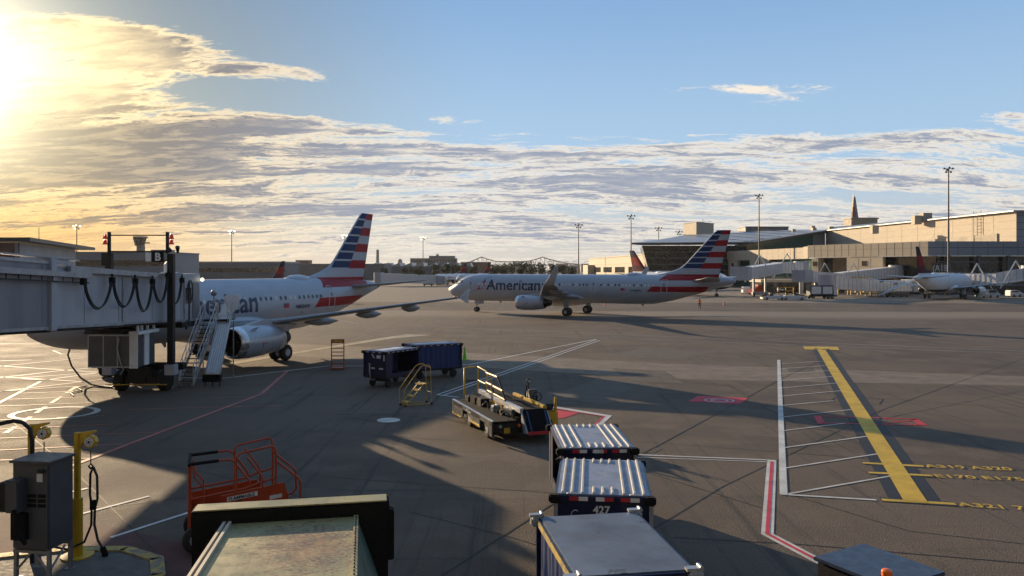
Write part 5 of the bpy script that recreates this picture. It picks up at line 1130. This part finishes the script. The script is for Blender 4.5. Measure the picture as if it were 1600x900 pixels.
farbridge('white ribbed boarding bridge running behind the striped tail to the pavilion side',[P(1252,205,459-32),P(1215,200,457-30),P(1160,172,455-18)],legs=(.5,),aframe=(.35,.8))
farbridge('white boarding bridge with cylindrical joint above the yellow pipe stands, centre right',[P(1400,215,432),P(1310,205,443),P(1258,196,440)],aframe=(.4,.75))
farbridge('white ribbed boarding bridge reaching the red tailed jet from its left',[P(1292,182,450),P(1345,184,455),P(1420,190,455)],aframe=())
farbridge('boarding bridge sloping down from the right frame edge behind the jet wing',[P(1610,172,437),P(1560,176,446),P(1482,186,445)],aframe=(.3,.75))
farbridge('low white boarding bridge in the distance right of the parked airliner fin',[P(592,300,441),P(650,300,443),P(684,300,443)],h=3.6,group='distant boarding bridges',rows=False)
farbridge('white boarding bridge under the pavilion beside the half hidden fin',[P(1100,262,432),P(1060,258,436),P(1010,250,438)],group='distant boarding bridges',rows=False)
# gate number sign
sg=thing('gate_number_sign','white A18 gate number sign beside the tallest mast','sign',(P(1474,203).x,203,0)); 
m=MB(); m.bb(-3.2,1.4,-.1,.1,5.6,8.2); pl=m.build('sign_board','dkglass',sg); text('gate_number','(A18',2.4,lambda x,y:(-3.0+x*.85,-.14,6.1+y),'labelw',pl,.03); m=MB(); m.bb(-1,-.8,0,.1,0,5.6); m.bb(.6,.8,0,.1,0,5.6); m.build('sign_post','beam',sg)
# ------------------------------------------------------------------ far aircraft
dup(dl,(P(676,312).x,312,0),R(66),'small white regional jet, leftmost of the distant pair with red fins',.80)
dup(dl,(P(714,302).x,302,0),R(66),'small white regional jet, rightmost of the distant pair with red fins',.82)
dup(dl,(P(330,150).x,150,0),R(75),'distant jet showing only a thin red fin above the parked airliner cabin',.72)
# ------------------------------------------------------------------ vehicles and equipment by the right terminal
def van(label,x,y,rz,mt='white',L=4.6,h=1.9,group='service vehicles by the right terminal',cat='van',name='service_van'):
    t=thing(name,label,cat,(x,y,0),rz,group); w=1.8
    m=MB(); pr=[(-L/2,.3),(L/2,.3),(L/2,.9),(L/2-.5,1.05),(L/2-1.2,h-.1),(L/2-1.5,h),(-L/2+.15,h),(-L/2,h-.3)]; m.slabp([(a,-w/2,b) for a,b in pr],(0,w,0)); b_=m.build('body',mt,t,.05)
    for s_ in (-1,1):
        m=MB(); m.slabp([(a,s_*(w/2+.01),b) for a,b in ((-L/2+.4,1.15),(L/2-1.1,1.15),(L/2-1.45,h-.15),(-L/2+.4,h-.15))],(0,.01*s_,0)); m.build('side_window','glass',b_)
        for xx in (-L/2+.9,L/2-.9): wheel('wheel',(xx,s_*(w/2-.08),.33),.33,.2,t,'y')
    m=MB(); m.slabp([(L/2-.53,-w/2+.1,1.1),(L/2-.53,w/2-.1,1.1),(L/2-1.18,w/2-.15,h-.14),(L/2-1.18,-w/2+.15,h-.14)],(.02,0,.01)); m.build('windscreen','glass',b_)
    return t
van('white car parked far off, left of the two below the distant bridge',P(682,318).x,318,R(4),group='distant parked cars',cat='car',name='parked_car',h=1.5)
van('white car parked far off, right of the two nearest the airliner nose',P(694,322).x,322,R(4),group='distant parked cars',cat='car',name='parked_car',h=1.5)
van('white service van parked under the bridge right of the tail cone',P(1165,205).x,205,R(80)); van('white van beneath the right jet wing near the terminal base',P(1548,178).x,178,R(20),L=4)
van('small white pickup shaped van behind the right jet engine',P(1585,182).x,182,R(5),L=3.4,h=1.6)
def tug(label,px,d,rz,mt='white',ramp=True):
    p=P(px,d); t=thing('belt_loader',label,'belt loader',(p.x,p.y,0),rz,'small belt loaders by the right terminal')
    m=MB(); m.slabp([(-2.6,-.8,.25),(2.4,-.8,.25),(2.6,-.8,.6),(1.6,-.8,1.0),(-1.4,-.8,.95),(-2.6,-.8,.8)],(0,1.6,0)); m.build('body',mt,t,.05)
    m=MB(); m.slabp([(-2.9,-.35,.7),(2.9,-.35,1.9),(2.9,.35,1.9),(-2.9,.35,.7)],(0,0,.18)); m.build('conveyor','black',t)
    m=MB(); m.bb(-1.0,-.3,-.85,-.2,.95,1.25); m.bb(-1.1,-1.0,-.85,-.2,.95,1.6); m.build('driver_seat','seat',t)
    for a in (-1.7,1.6):
        for b in (-.75,.75): wheel('wheel',(a,b,.3),.3,.2,t,'y')
    return t
tug('white belt loader with black slanted conveyor, left of the pair before the terminal',1208,164,R(5)); tug('white belt loader, right of the pair before the terminal',1239,164,R(172))
t=thing('hydrant_cart','grey servicing cart with pale side panels standing right of the belt loaders','service cart',(P(1283,172).x,172,0),R(4),)
m=MB(); m.bb(-3.4,3.2,-1.1,1.1,.5,.8); m.build('chassis','dkmetal',t); m=MB(); m.bb(-3,2.4,-1.0,1.0,.8,3.0); b_=m.build('box_body','greybox',t,.05)
for a in (-2.7,-.1): m=MB(); m.bb(a,a+2.2,-1.06,-1.0,1.1,2.7); m.build('side_panel','white',b_)
m=MB(); m.bb(2.5,3.3,-.9,.9,.8,2.2); m.build('cab','white',t)
for a in (-2.3,1.2,2.1):
    for b in (-.95,.95): wheel('wheel',(a,b,.4),.4,.25,t,'y')
t=thing('orange_lift','orange scissor lift machine parked under the boarding bridge','lift',(P(1180,200).x,200,0),R(15)); m=MB(); m.slabp([(-1.8,-.8,.4),(1.8,-.8,.4),(1.6,-.8,1.6),(.4,-.8,2.2),(-1.0,-.8,1.2)],(0,1.6,0)); m.build('body','orange',t,.05); m=MB(); m.bb(.4,1.6,-.7,.7,1.7,2.6); m.build('platform','orange',t)
for a in (-1.2,1.2): 
    for b in (-.75,.75): wheel('wheel',(a,b,.35),.35,.2,t,'y')
def yellow_stand(label,px,d,w,h):
    p=P(px,d); t=thing('pipe_stand',label,'equipment stand',(p.x,p.y,0),0,'yellow equipment stands at the terminal foot'); rr=random.Random(px)
    for a in (-w/2,0,w/2): m=MB(); m.bb(a-.12,a+.12,-.12,.12,0,h); m.build('post','yellow',t)
    m=MB(); m.bb(-w/2,w/2,-.5,.5,h*.5,h*.56); m.bb(-w/2,w/2,-.06,.06,h-.2,h); m.build('shelf','yellow',t)
    for k in range(5): x=rr.uniform(-w/2,w/2); m=MB(); m.box((x,.1,rr.uniform(.5,h-.5)),(rr.uniform(.4,1.0),.6,rr.uniform(.4,1.1))); m.build('equipment_box',rr.choice(['cream','greybox','yellow','white']),t)
for px,d,w,h,l in ((1228,198,4,2,'low yellow equipment stand left of the pale servicing cart'),(1325,196,5,4.2,'yellow pipe stand under the cylindrical bridge joint'),(1345,198,5,4.6,'taller yellow pipe stand right of the bridge joint'),(1362,190,3,4,'yellow pipe stand nearest the left wingtip of the right jet'),(1458,196,6,2.6,'yellow equipment stand seen beneath the right jet fuselage')): yellow_stand(l,px,d,w,h)
block('service_bay','dark service bay with pale lintel beneath the white boarding bridges','service bay',1190,1320,215,441,'dkglass',10,roofmt='cream',rooft=.8)
block('service_bay','dark recessed bay at the foot of the terminal behind the right jet','service bay',1395,1600,200,447,'dkglass',6,roofmt='greybldg')
t=thing('belt_loader','long grey conveyor ramp lifted beside the tail of the right jet','belt loader',(P(1402,182).x,182,0),R(20)); m=MB(); m.slabp([(-5,-.5,.4),(6,-.5,4.2),(6,.5,4.2),(-5,.5,.4)],(0,0,.35)); m.build('conveyor','beam',t); m=MB(); m.bb(-3,3,-.9,.9,.3,1.1); m.build('body','greybox',t,.05)
for a in (-2.2,2.2):
    for b in (-.85,.85): wheel('wheel',(a,b,.35),.35,.2,t,'y')
# ground crew by the airliner tail
def person(label,x,y,rz):
    me=bpy.data.meshes.new('person'); J={'pel':(0,0,.95,.15),'waist':(0,0,1.12,.13),'chest':(0,0,1.35,.17),'neck':(0,0,1.5,.065),'head':(0,-.01,1.66,.105),'top':(0,0,1.76,.07),
     'hl':(-.1,0,.88,.10),'kl':(-.13,-.02,.5,.07),'al':(-.16,.02,.09,.045),'tl':(-.17,-.14,.04,.04),'hr':(.1,0,.88,.10),'kr':(.13,-.04,.5,.07),'ar':(.15,.0,.09,.045),'tr':(.17,-.16,.04,.04),
     'sl':(-.2,0,1.42,.07),'el':(-.30,.02,1.15,.05),'wl':(-.30,-.1,.92,.035),'fl':(-.30,-.14,.83,.03),'sr':(.2,0,1.42,.07),'er':(.31,.02,1.15,.05),'wr':(.30,-.1,.92,.035),'fr':(.30,-.14,.83,.03)}
    k=list(J); E=[('pel','waist'),('waist','chest'),('chest','neck'),('neck','head'),('head','top'),('pel','hl'),('hl','kl'),('kl','al'),('al','tl'),('pel','hr'),('hr','kr'),('kr','ar'),('ar','tr'),('chest','sl'),('sl','el'),('el','wl'),('wl','fl'),('chest','sr'),('sr','er'),('er','wr'),('wr','fr')]
    me.from_pydata([J[a][:3] for a in k],[(k.index(a),k.index(b)) for a,b in E],[]); o=bpy.data.objects.new('person',me); C.objects.link(o)
    md=o.modifiers.new('s','SKIN'); 
    for v,a in zip(me.skin_vertices[0].data,k): v.radius=(J[a][3],J[a][3]); v.use_root=(a=='pel')
    sb=o.modifiers.new('b','SUBSURF'); sb.levels=1; sb.render_levels=2
    bpy.context.view_layer.update(); m2=bpy.data.meshes.new_from_object(o.evaluated_get(bpy.context.evaluated_depsgraph_get())); bpy.data.objects.remove(o)
    m2.materials.clear()
    for q in ('cloth','vest','skin'): m2.materials.append(M[q])
    for p in m2.polygons:
        z=p.center.z; p.material_index=2 if z>1.52 or z<.86 and abs(p.center.x)>.24 else (1 if z>1.02 else 0); p.use_smooth=True
    o=bpy.data.objects.new('person',m2); C.objects.link(o); o.location=(x,y,0); o.rotation_euler=(0,0,rz); tag(o,label,'person'); return o
person('person in an orange vest and dark trousers standing by the long airliner tail',P(1093,127).x,127,R(20))
cg='orange cones on the far apron'
for l,px,py in (('orange cone under the belly of the long airliner',945,477),('orange cone just right of the orange vested person',1131,477),('orange cone beside the left wing of the right jet',1368,466)): p=G(px,py); cone(l,p.x,p.y,.8,'ocone',cg)

# ------------------------------------------------------------------ the terminal the picture is taken from (behind the camera)
HT=thing('home_terminal','terminal facade the apron is seen from, behind the viewer','terminal',(0,-2.5,0))
m=MB(); m.bb(-70,110,-14,0,0,14); m.build('wall','slab',HT); m=MB(); m.bb(-71,111,-15,2.0,14.02,14.6); m.build('roof','roof',HT)
m=MB(); m.bb(-68,108,.01,.1,4.5,8.5); m.build('window_band','dkglass',HT)
# ------------------------------------------------------------------ left and centre background
t=thing('hangar','low hangar with pale panelled front and dark overhanging sloped roof at the far left','hangar',(0,0,0))
h0=P(28,140); h1=P(118,188); hL=P(-60,140)
m=MB(); wall(m,hL,h0,0,11.4,.5); m.build('side_wall','brick',t)
m=MB(); wall(m,h0,h1,0,11.4,.5); fw=m.build('front_wall','slab',t)
u=(h1-h0).normalized(); nn=Vector((u.y,-u.x,0)); LL=(h1-h0).length
for a_,b_,z0,z1 in ((0,.17,0,7.2),(.35,.6,0,7.4),(.60,.82,0,7.6)): p,q=h0.lerp(h1,a_),h0.lerp(h1,b_); m=MB(); m.slabp([p+nn*.1+Vector((0,0,z0)),q+nn*.1+Vector((0,0,z0)),q+nn*.1+Vector((0,0,z1)),p+nn*.1+Vector((0,0,z1))],-nn*.08); m.build('door_panel','dkroof',fw)
m=MB(); m.slabp([hL+Vector((0,-2,11.6)),h0+nn*3+Vector((0,-2,11.7)),h1+nn*3+u*8+Vector((0,0,11.5)),h1-nn*30+u*8+Vector((0,0,11.5)),hL-nn*30+Vector((0,0,11.6))],(0,0,.7)); m.build('roof','dkroof',t)
p=h0+Vector((2,3,0)); m=MB(); m.tube([(p.x,p.y,12),(p.x,p.y,14.4)],.06,5); m.build('antenna','mast',t)
t,w=block('concourse','long low grey concourse behind the jet bridge gantry','concourse',112,262,300,395,'farroof',30)
m=MB(); m.slabp([(0,-.3,8.0),(38,-.3,8.0),(38,-.3,10.2),(0,-.3,10.2)],(0,.25,0)); m.build('window_band','dkglass',t)
t,w=block('concourse','low distant concourse with curved pale roof left of the parked airliner fin','concourse',262,445,430,411,'greybldg',30,roofmt='roof',rooft=.9)
m=MB(); m.slabp([(0,-.3,5.2),(66,-.3,5.2),(66,-.3,7.4),(0,-.3,7.4)],(0,.25,0)); m.build('window_band','dkglass',t)
block('concourse','low distant concourse directly behind the parked airliner fin','concourse',445,600,480,413,'greybldg',30)
block('plant_block','small dark block on the skyline right of the gate sign gantry','building',272,291,600,396,'greybldg',12)
t=thing('ramp_tower','small control tower with flared cab framed by the beacon gantry','control tower',(P(220,600).x,600,0)); k6=600/F; zf6=lambda py:H-(py-HZ)*k6
m=MB(); m.tube([(0,0,0),(0,0,zf6(384))],[3.4,3.2],8); m.build('shaft','greybldg',t)
m=MB(); m.tube([(-.8,0,zf6(384)),(-.8,0,zf6(372))],[3.6,5.2],8); m.build('cab','dkglass',t); m=MB(); m.tube([(-.3,0,zf6(372)),(-.3,0,zf6(369.5))],[5.6,5.6],8); m.bb(2,6.8,-1,1,zf6(380.5),zf6(378.5)); m.build('cab_roof','greybldg',t)
block('terminal_annex','dark boxy annex beside the beacon gantry on the skyline','building',236,262,560,391,'greybldg',12)
# saw toothed shed
t=thing('sawtooth_shed','long pale shed with saw tooth roof right of the parked airliner fin','shed',(P(572,520).x,520,0))
m=MB(); m.bb(0,72,0,25,0,8.6); w=m.build('wall','greybldg',t)
for i in range(9): m=MB(); x=i*8; m.slabp([(x,0,8.62),(x+7.6,0,8.62),(x+6.8,0,11.2)],(0,25,0)); m.build('roof_tooth','roof',t)
t=thing('chimney','tall thin chimney stack on the horizon right of the parked airliner fin','chimney',(P(590,1500).x,1500,0)); m=MB(); m.tube([(0,0,0),(0,0,zb(390,1500))],[3.6,2.6],12); m.build('stack','greybldg',t)
t=thing('domed_tank','small pale domed tank on the horizon left of the office block','tank',(P(625,1200).x,1200,0)); m=MB(); m.cyl((0,0,0),(0,0,zb(408,1200)),3.6,16); m.sphere((0,0,zb(408,1200)),3.6,16,6,half=True); m.build('tank_shell','farroof',t)
t,w=block('office_block','grey multi-storey office block with window rows on the centre skyline','office block',641,713,900,401.5,'greybldg',18,winrows=3,winrows_=0) if False else block('office_block','grey multi-storey office block with window rows on the centre skyline','office block',641,713,900,404,'greybldg',18,winrows=4,wincols=16)
m=MB(); m.bb(22,52,1,15,19.6,22.6); m.bb(30,33,5,8,22.6,24.5); m.build('penthouse','greybldg',t)
block('brick_warehouse','red brown brick warehouse on the skyline beside the steel bridge','warehouse',720,766,700,410,'brick',20)
block('brick_warehouse','small brown block on the skyline left of the office block','warehouse',462,482,800,407,'brick',14)
rr=random.Random(21)
for px,w_,l in ((268,26,'left of the dark plant block'),(300,34,'right of the dark plant block'),(335,20,'left of the lit mast above the cabin'),(368,30,'right of the lit mast above the cabin'),(428,26,'right of the thin red fin'),(488,22,'right of the small brown block'),(515,18,'touching the parked airliner fin'),(600,12,'between the chimney and the domed tank'),(630,9,'between the domed tank and the office block'),(716,16,'right of the office block'),(770,22,'below the left half of the steel bridge'),(800,30,'below the middle of the steel bridge'),(868,20,'below the right end of the steel bridge'),(892,14,'left of the dark mast above the wing'),(908,14,'right of the dark mast above the wing')):
    c_=rr.choice(['greybldg','farroof','brick','creamdk']); block('skyline_rooftop','low '+{'greybldg':'dark grey','farroof':'grey','brick':'brown','creamdk':'beige'}[c_]+' rooftop on the far skyline, '+l,'building',px,px+w_,rr.uniform(1100,2000),rr.uniform(411.5,416),c_,20,group='low rooftops on the far skyline')
# steel cantilever bridge on the horizon
t=thing('steel_bridge','steel cantilever truss bridge with two peaks on the horizon','bridge',(0,2400,0)); kb=2400/F; bz=lambda py:H-(py-HZ)*kb; bxx=lambda px:(px-800)*kb
top=[(715,412),(735,409),(744,405),(752.5,401.5),(762,405),(775,408.5),(800,409),(825,408),(838,405),(848,401.5),(858,405),(870,408),(885,411),(905,413)]
m=MB(); 
for y in (0,14): m.tube([(bxx(a),y,bz(b)) for a,b in top],1.5,5)
m.build('upper_chord','truss',t)
m=MB(); m.bb(bxx(700),bxx(925),0,14,bz(414.6),bz(413.4)); m.build('deck','truss',t)
for i in range(27):
    px=718+i*7; zt2=None
    for (a,b),(c_,d_) in zip(top[:-1],top[1:]):
        if a<=px<=c_: zt2=b+(d_-b)*(px-a)/(c_-a)
    if zt2 is None: continue
    m=MB(); m.tube([(bxx(px),0,bz(zt2)),(bxx(px),0,bz(413.6))],.8,4); m.tube([(bxx(px),0,bz(zt2)),(bxx(px+7),0,bz(413.6))],.6,4); m.build('truss_panel','truss',t)
for px in (752.5,848,726,880): m=MB(); m.bb(bxx(px)-3,bxx(px)+3,2,12,0,bz(413)); m.build('pier','truss',t)
# trees
def leafmat():
    m=bpy.data.materials.new('foliage'); m.use_nodes=True; t=m.node_tree; b=t.nodes['Principled BSDF']
    c=mix(t,noise(t,coords(t),.45,4,.6).smooth(.35,.65),(.018,.032,.010),(.065,.085,.022)); t.links.new(c.v,b.inputs['Base Color']); b.inputs['Roughness'].default_value=.7; return m
M['leaf']=leafmat()
def tree(px,d,h,w,label,seed):
    rr=random.Random(seed); p=P(px,d); t=thing('tree',label,'tree',(p.x,p.y,0),rr.uniform(0,6),'trees behind the airliner noses')
    m=MB(); m.tube([(0,0,0),(.1,0,h*.3),(0,.1,h*.7)],[.35,.25,.1],7)
    for k in range(5): a=rr.uniform(0,6.3); m.tube([(0,0,h*.3+k*.4),(w*.3*math.cos(a),w*.3*math.sin(a),h*.55+k*.4)],[.14,.04],5)
    m.build('trunk','bark',t); m=MB()
    cl=[(rr.uniform(-.32,.32)*w,rr.uniform(-.32,.32)*w,h*rr.uniform(.38,.86),w*rr.uniform(.16,.28)) for _ in range(14)]
    for cx,cy,cz,cr in cl:
        for _ in range(70):
            v=Vector((rr.gauss(0,1),rr.gauss(0,1),rr.gauss(0,1))).normalized()*cr*rr.uniform(.6,1.1); c=Vector((cx,cy,cz))+v
            a=Vector((rr.gauss(0,1),rr.gauss(0,1),rr.gauss(0,1))).normalized(); b=a.cross(Vector((rr.gauss(0,1),rr.gauss(0,1),rr.gauss(0,1)))).normalized(); s_=rr.uniform(.22,.5)
            m.add([c-a*s_,c+b*s_*.7,c+a*s_,c-b*s_*.7],[(0,1,2,3)])
    m.build('crown','leaf',t); return t
TL=['dark tree in front of the left part of the office block','dark tree under the middle of the office block','dark tree under the right end of the office block','dark tree touching the left red fin','dark tree between the two distant red fins','dark tree in front of the brick warehouse','low tree just left of the office block mast','small low tree near the pale far boarding bridge','tree at the right side of the second red fin','first full tree above the long airliner forward cabin','tree above the middle of the long airliner title lettering','tree left of the right bridge peak above the lettering','tall tree directly left of the long airliner winglet','tree directly behind the long airliner winglet','tree just right of the long airliner winglet','smaller tree left of the pier building lamps','smallest tree, last on the right of the far row','small tree beside the striped fin of the parked airliner']
for i,(px,d,py,wpx) in enumerate(((655,420,417,14),(680,400,413.5,13),(697,400,413,13),(712,400,414,12),(724,410,414,12),(740,415,416,12),(645,430,418,12),(632,430,419,10),(772,430,415,16),(786,425,411,17),(800,430,410,18),(815,425,411,16),(830,430,410,18),(846,430,412,16),(862,440,413,16),(878,440,415,15),(893,450,416,14),(600,440,420,12))):
    z=zb(py,d); w=wpx*d/F*1.15
    tree(px,d,z+.8,w,TL[i],i)
# small masts and lamps beyond the airliner
for px,ll in zip((855,880,893,912,935,950),('leftmost, above the winglet','second from the left','third, left of the dark mast','fourth, right of the dark mast','fifth, over the pier building','last, nearest the pavilion')): 
    p=P(px,520); t=thing('street_lamp','slender curved street lamp, '+ll,'street lamp',(p.x,p.y,0),0,'street lamps beyond the tree row'); m=MB(); m.tube([(0,0,0),(0,0,10),(.4,0,11.5),(1.6,0,12.2),(3,0,12.0)],.13,5); m.build('pole','mast',t); m=MB(); m.box((3.2,0,11.9),(1.0,.4,.25)); m.build('lamp_head','mast',t)

# ------------------------------------------------------------------ air
m=MB(); m.bb(-3200,3200,-70,3600,-1,62); hz_=bpy.data.materials.new('haze_air'); hz_.use_nodes=True; t=hz_.node_tree; t.nodes.clear()
pv=t.nodes.new('ShaderNodeVolumePrincipled'); pv.inputs['Density'].default_value=.00005; pv.inputs['Color'].default_value=(.86,.88,.92,1); pv.inputs['Anisotropy'].default_value=.3
ot=t.nodes.new('ShaderNodeOutputMaterial'); t.links.new(pv.outputs[0],ot.inputs['Volume']); M['haze']=hz_
tag(m.build('haze','haze'),kind='stuff')
